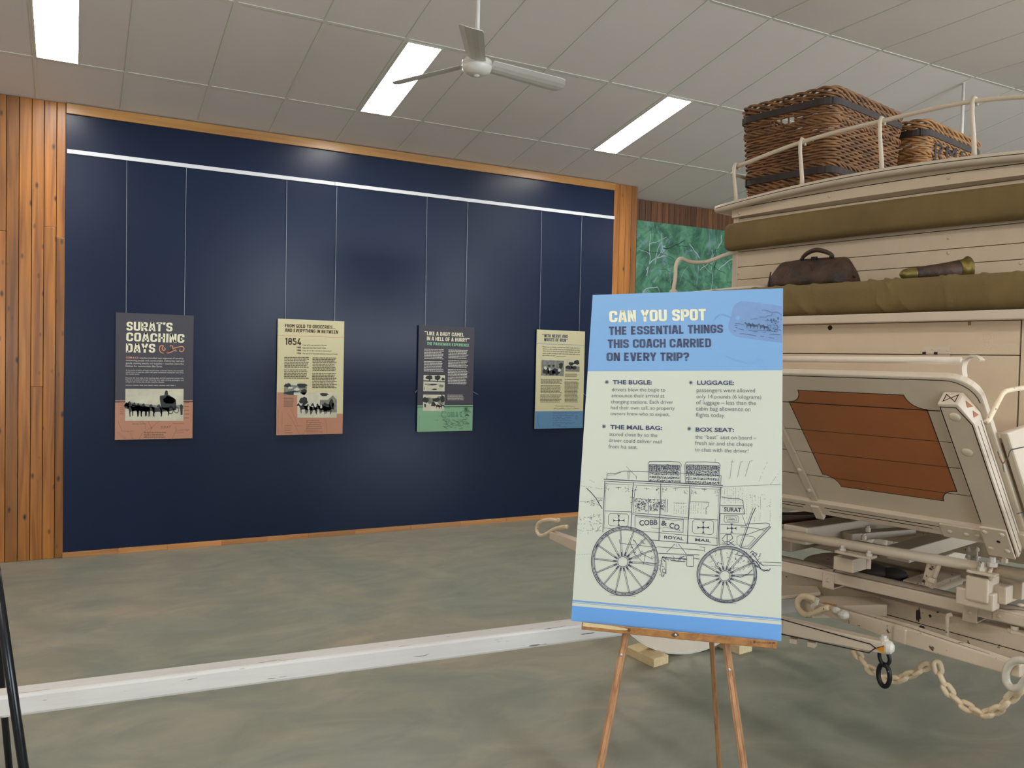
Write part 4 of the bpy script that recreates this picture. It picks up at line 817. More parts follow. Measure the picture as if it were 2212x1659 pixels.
# ================================================================== THE COACH
co = thing('stagecoach', 'big cream horse-drawn coach with roof rails, olive seats and a brown panelled footboard', 'coach', B(0, 0, 0))
def bbox(mb, a0, a1, s0, s1, z0, z1):
    return mb.box(B((a0+a1)/2, (s0+s1)/2, (z0+z1)/2), L*(a1-a0)/2, W*(s1-s0)/2, Z*(z1-z0)/2)
def zr(s): return 2.437-.045*(s/.8)**2
# body shell
zs = [1.06, 1.24, 1.42, 1.60, 1.80, 1.86, 1.905, 1.963, 2.026, 2.088, 2.164, 2.245, 2.329, 2.385]
mb = MB()
for a, b in zip(zs, zs[1:]): bbox(mb, -.018, 0, -.752, .752, a+.0012, b-.0012)
mb.build('front_boards', 'creamplank', co, bevel=.0015)
bbox(MB(), -.03, -.016, -.74, .74, 1.06, 2.39).build('board_backing', 'seam', co)
for s in (-.755, .755): bbox(MB(), -.06, .004, s-.016, s+.016, 1.0, 2.37).build('corner_post', 'cream', co, bevel=.004)
for s in (-.75, .75):
    mb = MB(); bbox(mb, -3.05, -.06, s-.012, s+.012, 1.02, 1.62)
    for a in (-.75, -1.5, -2.25, -3.02): bbox(mb, a-.03, a+.03, s-.02, s+.02, 1.02, 2.37)
    bbox(mb, -3.05, -.06, s-.02, s+.02, 1.60, 1.66); bbox(mb, -3.05, -.06, s-.02, s+.02, 2.28, 2.38); mb.build('side_panel', 'cream', co)
bbox(MB(), -3.06, -3.03, -.75, .75, 1.02, 2.38).build('rear_panel', 'cream', co)
bbox(MB(), -3.05, 0, -.74, .74, 1.0, 1.04).build('body_floor', 'cream', co)
# roof
n = 24; ss = np.linspace(-.82, .82, n); mb = MB(); vs = []
for s in ss: vs += [B(.055, s, zr(s)), B(.055, s, zr(s)-.03), B(-3.15, s, zr(s)-.03), B(-3.15, s, zr(s))]
fs = [(4*i+j, 4*i+(j+1) % 4, 4*i+4+(j+1) % 4, 4*i+4+j) for i in range(n-1) for j in range(4)]+[(0, 1, 2, 3), (4*n-1, 4*n-2, 4*n-3, 4*n-4)]
mb.add(vs, fs).build('roof', 'cream', co, smooth=False)
cn = MB().tube([B(.062, s, zr(s)-.013) for s in np.linspace(-.83, .83, 30)], .019, 14)
cn.tube([B(a, .825, zr(.82)-.013) for a in (.062, -1, -2, -3.15)], .019, 12); cn.tube([B(a, -.825, zr(.82)-.013) for a in (.062, -1, -2, -3.15)], .019, 12)
cn = cn.build('cornice', 'cream', co, smooth=True)
MB().tube([B(.0805, s, zr(s)-.011) for s in np.linspace(-.82, .82, 30)], .0016, 6).build('pinstripe', 'pin', cn)
vs = []
for s in np.linspace(-.76, .762, 24): vs += [B(.03, s, zr(s)-.028), B(.03, s, 2.331+.012*(1-(s/.76)**2)), B(0, s, 2.331), B(0, s, zr(s)-.028)]
mb = MB().add(vs, [(4*i+j, 4*i+(j+1) % 4, 4*i+4+(j+1) % 4, 4*i+4+j) for i in range(23) for j in range(4)]+[(0, 1, 2, 3), (95, 94, 93, 92)])
fas = mb.build('fascia', 'creamplank', co)
MB().tube([B(.031, s, 2.372+.016*(1-(s/.76)**2)) for s in np.linspace(-.755, .755, 30)], .0016, 6).build('seam_line', 'seam', fas)
for px, py in ((1792, 424), (2049, 384), (1597, 461)): MB().dome(BA(px, py, .03), L, .008, .005, 12).build('screw_head', 'cream', fas, smooth=True)
for s in np.arange(-.74, .79, .115): MB().ball(B(.045, s, zr(s)+.002), .013, 12, Z, .7).build('roof_bolt', 'cream', co, smooth=True)
for px, py in ((2049, 514), (2049, 546), (1650, 614), (2205, 568), (1595, 590)): MB().dome(BA(px, py, .0), L, .008, .004, 12).build('screw_head', 'creamplank', co, smooth=True)
# roof rail
posts = [(.748, 2.583), (.39, 2.637), (.018, 2.655), (-.35, 2.655), (-.70, 2.60)]
rr_ = MB().tube(smooth3([B(.02, s, z) for s, z in posts], 8), .0095, 12).tube([B(.02, .748, 2.583), B(-.07, .838, 2.575), B(-.6, .85, 2.56), B(-1.6, .85, 2.56), B(-3.0, .85, 2.56)], .0085, 10).tube([B(.02, -.70, 2.60), B(-.6, -.75, 2.56), B(-3.0, -.75, 2.56)], .0085, 10).build('roof_rail', 'cream', co, smooth=True)
for i, (s, z) in enumerate(posts):
    lean = .02 if i else 0
    mb = MB().tube([B(.03, s-.008, zr(s)-.004), B(.028, s-.006, zr(s)+.04), B(.034, s+.004, z-.05), B(.036, s+.004, z-.008), B(.028, s+.002, z+.013), B(.012, s, z+.010), B(.006, s-.003, z-.016)], [.0115, .0095, .0085, .0085, .008, .007, .006], 10)
    mb.build('rail_post', 'cream', co, smooth=True)
for a in (-.8, -1.6, -2.4, -3.0):
    for s in (.85, -.75): MB().tube([B(a, min(s, .83), zr(s)-.004), B(a, s, 2.57)], .0085, 8).build('rail_post', 'cream', co, smooth=True)
# box seat
bbox(MB(), 0, .50, -.90, .90, 1.772, 1.804).build('seat_board', 'cream', co, bevel=.004)
rs = MB(); bbox(rs, .425, .45, -.687, .69, 1.6565, 1.770); bbox(rs, .425, .45, -.687, .69, 1.40, 1.6535)
rs = rs.build('seat_riser', 'creamplank', co, bevel=.0012)
bbox(MB(), .41, .426, -.69, .69, 1.40, 1.77).build('riser_shadow_gap', 'seam', co)
bbox(MB(), .10, .448, -.775, -.691, 1.40, 1.772).build('riser_end_post', 'creamplank', co, bevel=.002)
bbox(MB(), .10, .448, .694, .775, 1.40, 1.772).build('riser_end_post', 'creamplank', co, bevel=.002)
c = BA(1793, 708, .4505); MB().lathe(c, L, [(-.004, .0095), (.0004, .0095)], 18).build('finger_hole', 'seam', rs)
h0, h1 = BA(1993, 756, .451), BA(2053, 756, .451); q = (h0+h1)/2
hg = MB().box(q, unit(h1-h0)*np.linalg.norm(h1-h0)/2, Z*.012, L*.0015); b0_, b1_ = BA(1992, 763, .455), BA(2055, 763, .455)
hg.tube([b0_, b1_], .0042, 10).box(q-Z*.02, unit(h1-h0)*np.linalg.norm(h1-h0)/2*.98, Z*.008, L*.0012)
for k in (.1, .35, .6, .88): hg.dome(h0+(h1-h0)*k+L*.002+Z*(.002 if k in (.35, .6) else -.002), L, .003, .002, 8)
hg = hg.build('hinge', 'cream', rs, smooth=False)
for k in (.02, .42): MB().tube([b0_+(b1_-b0_)*k, b0_+(b1_-b0_)*(k+.13)], .0045, 10).build('hinge_pin', 'ironblack', hg)
MB().poly([BA(2091, 695, .451), BA(2097, 695, .451), BA(2098, 702, .451), BA(2091, 703, .451)]).build('paint_mark', 'brownpanel', rs)
for s in (-.89, .89):
    mb = MB(); bbox(mb, 0, .40, s-.012, s+.012, 1.80, 1.90); mb.build('seat_end_board', 'cream', co, bevel=.006)
ai = MB().tube(smooth3([B(.0, .74, 2.168), B(.03, .80, 2.150), B(.09, .86, 2.117), B(.19, .88, 2.108), B(.27, .88, 2.116), B(.302, .88, 2.08), B(.305, .88, 2.02), B(.318, .88, 1.955), B(.32, .88, 1.90)], 7), .0095, 12)
ai.ball(B(.318, .878, 1.945), .022, 12); ai.build('arm_iron', 'cream', co, smooth=True)
MB().tube([B(.315, .885, 1.930), B(.30, .45, 1.946), B(.28, .38, 1.946)], .014, 10).build('arm_rail', 'cream', co, smooth=True)
MB().tube(smooth3([B(.0, -.74, 2.168), B(.09, -.88, 2.117), B(.27, -.90, 2.116), B(.305, -.90, 2.02), B(.32, -.90, 1.90)], 7), .0115, 12).build('arm_iron', 'cream', co, smooth=True)
bbox(MB(), .0, .765, -.75, .75, 1.385, 1.40).build('boot_floor', 'cream', co)
for s in (-.785, .76):
    bp = MB().prism([B(.47, s, 1.045), B(.80, s, 1.42), B(.64, s, 1.435), B(.40, s, 1.44), B(.0, s, 1.44), B(.0, s, 1.045)], W*.025).build('boot_side', 'cream', co, bevel=.006)
    if s < 0:
        ln = lambda px, py: BS(px, py, s-.0006)
        st = MB(); st.strip([(2155, 975), (2160, 990), (2166, 1002)], 2.6, ln); st.strip([tuple(q) for q in smooth3([(2166, 1002), (2177, 989), (2182, 974), (2196, 969), (2225, 963)], 5)], 2.6, ln); st.strip([(2166, 1003), (2169, 1020)], 2, ln); st.strip([(2196, 1110), (2225, 1103)], 2.2, ln); st.build('pinstripe', 'pin', bp)
        st = MB(); st.strip([tuple(q) for q in smooth3([(2158, 983), (2168, 1000), (2176, 990), (2180, 978)], 5)], 2, ln); st.build('pinstripe', 'brownpanel', bp)
MB().tube([BS(2130, 912, -.80), BS(2136, 906, -.80), BS(2164, 852, -.80), BS(2172, 845, -.80), BS(2184, 842, -.80), BS(2235, 834, -.80)], .0075, 10).build('step_iron', 'chain', co, smooth=True)

# footboard
def fb(v, s, o=0.): return B(.5+.658*v+.753*o, s, 1.06+.753*v-.658*o)
FT = fb(1, 0)-fb(0, 0); FN = fb(0, 0, 1)-fb(0, 0)
R_ = .085
prof = [(0, -.752)]+[(.69-R_+R_*math.sin(t), -.752+R_-R_*math.cos(t)) for t in np.linspace(0, math.pi/2, 8)]+[(.69-R_+R_*math.cos(t), .752-R_+R_*math.sin(t)) for t in np.linspace(0, math.pi/2, 8)]+[(0, .752)]
ftb = MB().prism([fb(v, s) for v, s in prof], -FN*.024).build('footboard', 'cream', co, bevel=.005)
lf = lambda v, s: fb(v, s, .0008)
st = MB()
for v, a, b in ((.553, -.64, .64), (.42, -.64, .64), (.305, -.64, .64), (.178, -.64, .64)): st.strip([(v, a), (v, b)], .0022 if v != .553 else .004, lf)
st.build('seam_line', 'seam', ftb)
bead = [(v, s) for v, s in prof if v > 0]
MB().strip([(v-.012 if v > .6 else v, s*.985) for v, s in bead], .0028, lf).build('pinstripe', 'pin', ftb)
for sg_, s0, s1 in ((1, -.105, -.580), (-1, .065, .540)):
    q = .056
    lo, hi = min(s0, s1), max(s0, s1); v0, v1 = .136, .612
    P = [(v1-q*math.cos(t), hi-q*math.sin(t)) for t in np.linspace(0, math.pi/2, 8)]
    P += [(v1-q*math.sin(t), lo+q*math.cos(t)) for t in np.linspace(0, math.pi/2, 8)]
    P += [(v0+q*math.cos(t), lo+q*math.sin(t)) for t in np.linspace(0, math.pi/2, 8)]
    P += [(v0+q*math.sin(t), hi-q*math.cos(t)) for t in np.linspace(0, math.pi/2, 8)]
    o = MB().poly([fb(v, s, .0005) for v, s in P]).build('painted_panel', 'brownpanel', ftb)
    MB().strip(P, .0030, lf, closed=True).build('pinstripe', 'pin', o)
    st = MB()
    for v in (.553, .42, .305, .178): st.strip([(v, lo+.02), (v, hi-.02)], .0018 if v != .553 else .0035, lambda a, b: fb(a, b, .0011))
    st.build('seam_line', 'seam', o)
rl = MB().box(fb(.008, 0, .008), FT*.034, W*.752, FN*.010).build('footboard_rail', 'cream', co, bevel=.003)
st = MB()
for k, (a, b) in enumerate(((-.06, -.485), (-.075, -.46))):
    st.strip([(.018-.016*k, a), (.018-.016*k, b)], .0035, lambda v, s: fb(v, s, .0186))
for a, b in ((.02, .5), (.035, .48)): st.strip([(.018 if a < .03 else .002, a), (.018 if a < .03 else .002, b)], .0035, lambda v, s: fb(v, s, .0186))
st.build('pinstripe', 'pin', rl)
sp_ = MB().box(fb(.315, -.022, .005), FT*.35, W*.014, FN*.005).box(fb(-.012, -.022, .016), FT*.035, W*.017, FN*.010).build('centre_strap', 'cream', co, bevel=.002)
for v in (.21, .10): MB().dome(fb(v, -.022, .010), FN, .010, .007, 8).build('bolt_head', 'cream', sp_)
for s0, s1 in ((-.735, -.648), (.648, .735)):
    pr = [(-.03, s0), (.56, s0), (.635, s0+.028), (.635, s1), (-.03, s1)] if s0 < 0 else [(-.03, s0), (.635, s0), (.635, s1-.028), (.56, s1), (-.03, s1)]
    am = MB().prism([fb(v, s, 0) for v, s in pr], FN*.055).build('footboard_arm', 'cream', co, bevel=.005)
    if s0 < 0:
        o = .0556; f_ = lambda v, s: fb(v, s, o)
        st = MB(); st.strip([(.12, s1-.006), (.622, s1-.006), (.622, s0+.036), (.556, s0+.007), (.0, s0+.007), (-.022, s0+.01), (-.022, s0+.03)], .0032, f_); st.build('pinstripe', 'pin', am)
        st = MB(); g_ = lambda o_, v: fb(v, s0-.0006, o_)
        for o2 in (.016, .040): st.strip([(o2, -.02), (o2, .54)], .0022, g_)
        st.strip([(.016, -.02), (.040, -.02)], .0022, g_); st.build('pinstripe', 'pin', am)
        e_ = lambda o_, s: fb(.6356, s, o_)
        st = MB(); st.strip([(.014, s0+.04), (.044, s1-.014), (.014, s1-.014), (.044, s0+.04), (.014, s0+.04)], .003, e_); st.build('pinstripe', 'pin', am)
        sl_ = lambda v, o_: fb(v, s0+.028*(v-.56)/.075-.0012, o_)
        st = MB(); st.poly([sl_(.62, .02), sl_(.59, .012), sl_(.605, .034)]); st.poly([sl_(.585, .024), sl_(.562, .016), sl_(.572, .040)]); st.build('painted_leaf', 'brownpanel', am)
        for v in (.585, .44): MB().ball(fb(v, (s0+s1)/2+.004, .056), .017, 12, FN, .35).build('rivet', 'cream', am, smooth=True)
        pl = MB().box(fb(.035, (s0+s1)/2+.006, .058), FT*.068, W*.040, FN*.004).build('corner_plate', 'cream', am, bevel=.002)
        for dv, ds in ((.048, .026), (.048, -.024), (-.03, .026), (-.03, -.024)): MB().dome(fb(.035+dv, (s0+s1)/2+.006+ds, .062), FN, .009, .005, 10).build('bolt_head', 'cream', pl, smooth=True)
        MB().lathe(fb(.045, (s0+s1)/2, .0605), FN, [(0, .006), (.002, .006)], 12).build('bolt_hole', 'seam', pl)
bk = MB().box(fb(.010, -.565, .022), FT*.032, W*.072, FN*.004).build('rail_bracket', 'cream', co, bevel=.002)
for s in (-.522, -.575, -.612): MB().dome(fb(.010, s, .026), FN, .009, .006, 10).build('bolt_head', 'cream', bk, smooth=True)
MB().tube([B(.85, .70, 1.626), B(.85, -.668, 1.630)], .011, 12).build('footboard_bar', 'cream', co, smooth=True)
mb = MB(); pts = [BA(x, y, .90) for x, y in ((2083, 815), (2081, 797), (2084, 782), (2093, 772), (2104, 769), (2114, 772), (2121, 779))]
pts = smooth3(pts, 5)
for a, b in zip(pts, pts[1:]): mb.beam(a, b+(b-a)*.15, .034, .006, up=np.cross(b-a, L))
mb.build('bar_bracket', 'cream', co)

# undercarriage
PX = .46
def part(name, mt, mb, **k): return mb.build(name, mt, co, **k)
part('cross_pipe', 'creamshade', (lambda a, b, d: MB().tube([a-d*.62, b], .0185, 16).tube([b, b+d*.5], .0205, 16))(BA(1690, 1152, PX), BA(2140, 1229, PX), unit(BA(2140, 1229, PX)-BA(1690, 1152, PX))), smooth=True)
spb = part('splinter_bar', 'cream', MB().beam(B(.37, .85, .766), B(.37, -1.02, .776), .10, .044), bevel=.005)
sf = lambda s, a: B(a, s, .7885+(.85-s)*.00535+.0006)
st = MB()
for q in ([(.80, .408), (.06, .408), (.02, .398), (-.03, .345)], [(.80, .332), (.09, .332), (.03, .345), (-.03, .372), (-.04, .408)], [(-.03, .345), (-.05, .332), (-.40, .332), (-.46, .345), (-.53, .372), (-.55, .408)], [(-.04, .408), (-.47, .408), (-.50, .398), (-.53, .345)], [(-.53, .345), (-.58, .332), (-.95, .332)], [(-.55, .408), (-.66, .408), (-.70, .37), (-.76, .36), (-.9, .37)]): st.strip([tuple(p) for p in smooth3(q, 4)] if len(q) == 4 else q, .0035, sf)
st.build('pinstripe', 'pin', spb)
for px, py in ((1790, 1253), (2096, 1323)):
    c = BA(px, py, .42); bd_ = MB().box(c+L*.003-Z*.002, L*.003, W*.024, Z*.027).box(c-Z*.030-L*.05, L*.055, W*.024, Z*.003).build('bar_clip', 'cream', spb, bevel=.002)
    MB().dome(c+L*.006, L, .008, .006, 6).build('bolt_head', 'cream', bd_)
c = BA(2180, 1335, .42); bd_ = MB().box(c+L*.003, L*.003, W*.05, Z*.016).build('bar_clip', 'cream', spb, bevel=.002); MB().dome(c+L*.006+W*.03, L, .009, .006, 6).build('bolt_head', 'cream', bd_)
MB().lathe(BA(2192, 1352, .41)-Z*.0, -Z, [(0, .012), (.012, .012), (.013, .022), (.022, .022)], 12).build('bolt_head', 'cream', spb)
MB().ball(BA(2205, 1307, .40), .011, 10, Z, .5).build('bolt_head', 'cream', spb)
# lengthwise members
part('lengthwise_beam', 'cream', MB().beam(B(.44, .115, .918), B(-2.9, .115, .80), .11, .07), bevel=.006)
part('lengthwise_beam', 'cream', MB().beam(B(.24, -.215, .875), B(-2.9, -.215, .885), .09, .055), bevel=.004)
part('lengthwise_beam', 'cream', MB().beam(B(.18, .03, .895), B(-.14, -.09, .900), .06, .03), bevel=.004)
part('lengthwise_beam', 'creamshade', MB().beam(B(.27, .27, .825), B(-1.4, .25, .84), .08, .055), bevel=.006)
part('lengthwise_beam', 'cream', MB().beam(B(.26, -.66, .835), B(-2.9, -.60, .87), .07, .06), bevel=.004)
part('reach_pole', 'creamdirty', MB().beam(B(.1, -.02, .66), B(-2.9, -.02, .78), .08, .08), bevel=.006)
tb = MB(); prof_t = [B(.6, .26, .955), B(.35, .26, .935), B(.15, .25, .918), B(-.05, .25, .912), B(-.35, .25, .918), B(-.9, .24, .95), B(-2.7, .24, .93)]
for k in range(6):
    P = smooth3([p+Z*.0065*k for p in prof_t], 6)
    for a, b in zip(P, P[1:]): tb.beam(a, b, .075, .0058)
part('leather_thoroughbrace', 'strapleather', tb)
part('crossbar', 'creamdirty', MB().beam(B(-.5, .7, .80), B(-.5, -.9, .815), .08, .065), bevel=.004)
part('crossbar', 'creamdirty', MB().beam(B(-.05, .6, .80), B(-.05, -.7, .80), .07, .06), bevel=.004)
cl = MB()
for px, py in ((2092, 1186), (2110, 1187), (2091, 1203), (2109, 1206)): cl.ball(BA(px, py, -.42), .012, 10, L, .7)
cl.box(BA(2101, 1196, -.43), L*.006, W*.02, Z*.03); part('bolt_cluster', 'chip', cl, smooth=False)
# clamps and blocks along the pipe
def block(name, c, ha, hs, hz, m='creamdirty', bv=.004): return part(name, m, MB().box(c, L*ha, W*hs, Z*hz), bevel=bv)
b1 = block('pipe_block', BA(1838, 1215, PX-.05), .06, .040, .026)
c = BA(1848, 1197, PX+.02); pl = part('clamp_plate', 'cream', MB().box(c, L*.028, W*.070, Z*.005), bevel=.002)
for px, py in ((1820, 1189), (1877, 1200)): MB().lathe(BA(px, py, PX+.025), Z, [(-.004, .012), (.008, .012), (.008, .0075), (.020, .0075)], 6).build('nut', 'chip', pl)
MB().tube([BA(1877, 1203, PX+.025), BA(1876, 1228, PX+.025)], .009, 10).build('clamp_bolt', 'cream', pl)
c = BA(2122, 1268, PX-.01); b2 = block('pipe_block', c, .05, .036, .042, 'cream', .006)
block('pipe_block', BA(2112, 1285, PX)-Z*.01, .03, .06, .03, 'cream', .006); block('pipe_block', BA(2175, 1275, PX-.1), .09, .03, .03, 'cream', .006); block('pipe_block', BA(2195, 1262, .30), .09, .05, .03, 'creamshade', .004)
c = BA(2127, 1236, PX+.02); pl = part('clamp_plate', 'cream', MB().box(c, L*.035, W*.045, Z*.005), bevel=.003)
for px, py in ((2122, 1224), (2144, 1214)): MB().lathe(BA(px, py+6, PX+.025), Z, [(-.006, .015), (.008, .015), (.008, .009), (.026, .009)], 6).build('nut', 'chip', pl)
u_ = [BA(2146, 1240, PX)+L*(.03*math.cos(t))+Z*(.03*math.sin(t)) for t in np.linspace(-.6, 3.5, 12)]; MB().tube(u_, .006, 8).build('clamp_bolt', 'cream', pl, smooth=True)
MB().lathe(BA(2168, 1211, PX), Z, [(-.006, .013), (.008, .013), (.008, .008), (.02, .008)], 6).build('nut', 'cream', pl)
for px, py in ((1866, 1160), (1743, 1146), (1875, 1143)): MB().lathe(BA(px, py, .36), Z, [(-.01, .010), (.006, .010), (.006, .006), (.014, .006)], 6).build('nut', 'cream', co)
stt = MB().beam(BA(2020, 1203, PX-.005), BA(2004, 1266, PX-.03), .042, .014, up=L); stt = part('pipe_strut', 'creamdirty', stt, bevel=.004)
MB().tube([BA(2013, 1254, PX)+W*.01, BA(2021, 1257, PX)], .010, 12).build('clamp_bolt', 'cream', stt)
MB().tube([BA(2031, 1213, PX), BA(2019, 1246, PX-.01)], .008, 10).build('clamp_bolt', 'cream', stt)
part('rubber_pad', 'rubber', MB().ball(BA(1885, 1232, .20), .075, 14, Z, .32).ball(BA(1932, 1240, .18), .05, 12, Z, .5), smooth=True)
part('turntable_plate', 'creamdirty', MB().lathe(B(.06, -.05, .745), Z, [(0, .30), (.012, .30)], 36))
block('hound_block', B(.05, -.30, .765), .22, .05, .022)
block('hound_block', B(.02, -.47, .785), .18, .03, .025)
def slab(name, pxs, z, th, m='cream'): return part(name, m, MB().prism([GZ(x, y, z) for x, y in pxs], -Z*th), bevel=.003)
slab('step_block', [(1725, 1286), (1893, 1289), (1917, 1306), (1755, 1311)], .70, .045)
slab('step_block', [(1655, 1262), (1765, 1266), (1773, 1279), (1640, 1292)], .72, .014, 'creamshade')
ax0, ax1 = GA(1892, 1288, .12), GA(2212, 1371, .12); d = unit(ax1-ax0)
axb = part('axle_bed', 'creamdirty', MB().beam(ax0-d*1.15-PA*.045-Z*.045, ax1+d*.25-PA*.045-Z*.045, .09, .095), bevel=.006)
nq = unit(np.cross(d, Z)); nq = nq if nq@PA > 0 else -nq
ln = lambda u, v: ax0+d*u+Z*v+nq*.0012
MB().strip([(-.3, -.062), (.15, -.060), (.5, -.058), (1.2, -.056)], .0028, ln).build('pinstripe', 'pin', axb)
rsb = MB()
for (u, v, a, b, k) in ((.20, -.03, .010, .026, 3), (.215, -.075, .012, .01, 5), (.02, -.03, .004, .012, 8), (.25, -.02, .006, .006, 9)): rsb.poly([ln(x, y) for x, y in blob(u, v, a, b, k, 14, .45)])
rsb.build('rust_stain', 'rubber', axb)
rd = part('king_rod', 'creamdirty', MB().tube([GA(2044, 1330, .20), GA(2052, 1328, .20)], .007, 8).tube(smooth3([GA(2056, 1327, .20), GA(2047, 1331, .205), GA(2046, 1345, .205), GA(2046, 1400, .205)], 5), .0068, 10), smooth=True)
part('ring_bolt', 'chip', MB().ball(GA(2024, 1389, .25), .022, 12, Z, .6).tube([GA(2024, 1391, .25), GA(2050, 1396, .22)], .010, 10), smooth=True)
part('axle', 'ironblack', MB().tube([G(0, 1.3, .6), G(0, -1.32, .6)], .028, 14), smooth=True)
part('axle', 'ironblack', MB().tube([B(-2.45, 1.16, .7), B(-2.45, -1.16, .7)], .028, 14), smooth=True)

# wheels
def wheel(c, ax, fw, R, label=None):
    c = np.asarray(c, float)
    wpt = lambda r, t, o: c+r*(math.cos(t)*fw+math.sin(t)*Z)+ax*o
    w_ = MB(); n = 72; vs = []
    for i in range(n):
        t = 2*math.pi*i/n
        for r, o in ((R-.004, -.028), (R-.004, .028), (R-.078, .024), (R-.078, -.024)): vs.append(wpt(r, t, o))
    rim = w_.add(vs, [(4*i+j, 4*((i+1) % n)+j, 4*((i+1) % n)+(j+1) % 4, 4*i+(j+1) % 4) for i in range(n) for j in range(4)]).build('wheel', 'cream', co, bevel=.003)
    ty = MB(); vs = []
    for i in range(n):
        t = 2*math.pi*i/n
        for r, o in ((R, -.026), (R, .026), (R-.012, .0285), (R-.012, -.0285)): vs.append(wpt(r, t, o))
    ty.add(vs, [(4*i+j, 4*((i+1) % n)+j, 4*((i+1) % n)+(j+1) % 4, 4*i+(j+1) % 4) for i in range(n) for j in range(4)]).build('tyre', 'chip', rim)
    MB().lathe(c-ax*.13, ax, [(0, .05), (.02, .075), (.09, .085), (.12, .10), (.17, .10), (.2, .08), (.28, .06), (.30, .045)], 24).build('hub', 'cream', rim, smooth=False)
    for i in range(14):
        t = 2*math.pi*(i+.5)/14; MB().tube([wpt(.09, t, 0), wpt(.2, t, 0), wpt(R-.075, t, 0)], [.022, .018, .016], 10).build('spoke', 'cream', rim, smooth=True)
wheel(G(0, 1.16, .6), PS, PA, .6); wheel(G(0, -1.21, .6), -PS, PA, .6)
wheel(B(-2.45, 1.06, .7), W, L, .7); wheel(B(-2.45, -1.06, .7), -W, L, .7)

# coach pole
pt0, pt1 = G(3.4, .095, .60), G(.12, .10, .60)
po = MB().beam(pt0, pt1, .075, .063, w1=.085, h1=.066).build('coach_pole', 'whitewood', None, loc=tuple((pt0+pt1)/2), bevel=.009)
tag(po, 'long white cracked timber pole reaching out level in front of the coach', 'pole')

# cushions
def sweep_cushion(prof, s_list, disp=None):
    mb = MB(); n = len(prof); vs = []
    ca, cz = np.mean([p[0] for p in prof]), np.mean([p[1] for p in prof])
    for i, s in enumerate(s_list):
        e = min(1, (min(s-s_list[0], s_list[-1]-s)/.03)); k = math.sqrt(max(0, 1-(1-e)**2)) if e < 1 else 1; k = .9+.1*k
        for (a, z) in prof:
            da = dz = 0.
            if disp: da, dz = disp(s, a, z)
            vs.append(B(ca+(a-ca)*(k if n else 1)+da, s, cz+(z-cz)*k+dz))
    m = len(s_list)
    mb.add(vs, [(i*n+j, i*n+(j+1) % n, (i+1)*n+(j+1) % n, (i+1)*n+j) for i in range(m-1) for j in range(n)]+[tuple(range(n))[::-1], tuple((m-1)*n+j for j in range(n))])
    return mb
def rrect(a0, a1, z0, z1, r, n=5):
    out = []
    for ca, cz, t0 in ((a1-r, z1-r, 0), (a0+r, z1-r, math.pi/2), (a0+r, z0+r, math.pi), (a1-r, z0+r, 1.5*math.pi)):
        out += [(ca+r*math.cos(t), cz+r*math.sin(t)) for t in np.linspace(t0, t0+math.pi/2, n)]
    return out
def d_back(s, a, z): return (.012*math.sin(math.pi*(z-2.165)/.14)*(a > .03), .010*(1-(s/.77)**2))
sl = list(np.linspace(-.80, -.77, 5))+list(np.linspace(-.74, .73, 60))+list(np.linspace(.74, .775, 6))
bc = sweep_cushion(rrect(.0015, .062, 2.166, 2.300, .024), sl, d_back).build('back_cushion', 'olive', None, smooth=True, loc=tuple(B(0, 0, 2.165)))
tag(bc, 'long olive canvas backrest pad fixed to the boards below the coach roof', 'cushion')
fold = [(.10, .05, .9, .011), (.02, .03, .5, .006), (-.10, .035, .3, .004), (-.22, .02, .6, .012), (-.235, .018, -.5, .010), (-.30, .02, .9, .010), (-.42, .02, -.2, .006), (-.47, .03, .1, .008), (-.50, .018, .3, .006), (-.60, .03, .4, .007), (.2, .03, .4, .006), (.35, .03, -.3, .006), (.5, .02, .5, .007), (-.7, .02, .4, .006)]
def d_seat(s, a, z):
    if a < .28: return (0, 0)
    k = 0.
    for c, w_, sl_, h in fold: k += h*math.exp(-((s-c-sl_*(z-1.86))/w_*3.2)**2)
    return (k*1.0-.003, .6*k if z > 1.88 else 0)
sl = list(np.linspace(-.88, -.85, 5))+list(np.linspace(-.845, .845, 190))+list(np.linspace(.85, .88, 5))
sc_ = sweep_cushion(rrect(.005, .495, 1.8045, 1.932, .045, 7), sl, d_seat).build('seat_cushion', 'olive', None, smooth=True, loc=tuple(B(.25, 0, 1.8045)))
tag(sc_, 'creased olive canvas seat cushion on the driver box, under the brown bag and the bugle', 'cushion')

# gladstone bag
bg = thing('gladstone_bag', 'worn dark brown leather bag with arched handle on the olive seat cushion', 'bag', B(.25, .18, 1.934))
mb = MB(); secs = []; n = 16; r = random.Random(6)
for i, x in enumerate(np.linspace(-1, 1, 21)):
    s = .18+.181*x; e = abs(x); h = .122*(1-.50*max(0, (e-.84)/.16)**1.6); wd = .090*(1-.28*max(0, (e-.8)/.2)**2)
    for j in range(n):
        t = j/n
        prof_ = [(-1, 0), (-1.06, .12), (-1.05, .3), (-.92, .5), (-.66, .72), (-.36, .9), (-.16, 1.0), (0, 1.02), (.16, 1.0), (.36, .9), (.66, .72), (.92, .5), (1.05, .3), (1.06, .12), (1, 0), (0, 0)][j]
        secs.append(B(.25+prof_[0]*wd+r.uniform(-.004, .004), s+r.uniform(-.003, .003), 1.934+prof_[1]*h+(r.uniform(-.004, .004) if prof_[1] > .05 else 0)))
mb.add(secs, [(i*n+j, i*n+(j+1) % n, (i+1)*n+(j+1) % n, (i+1)*n+j) for i in range(20) for j in range(n)]+[tuple(range(n)), tuple(20*n+j for j in range(n))])
mb.build('body', 'leather', bg, smooth=True, sub=1)
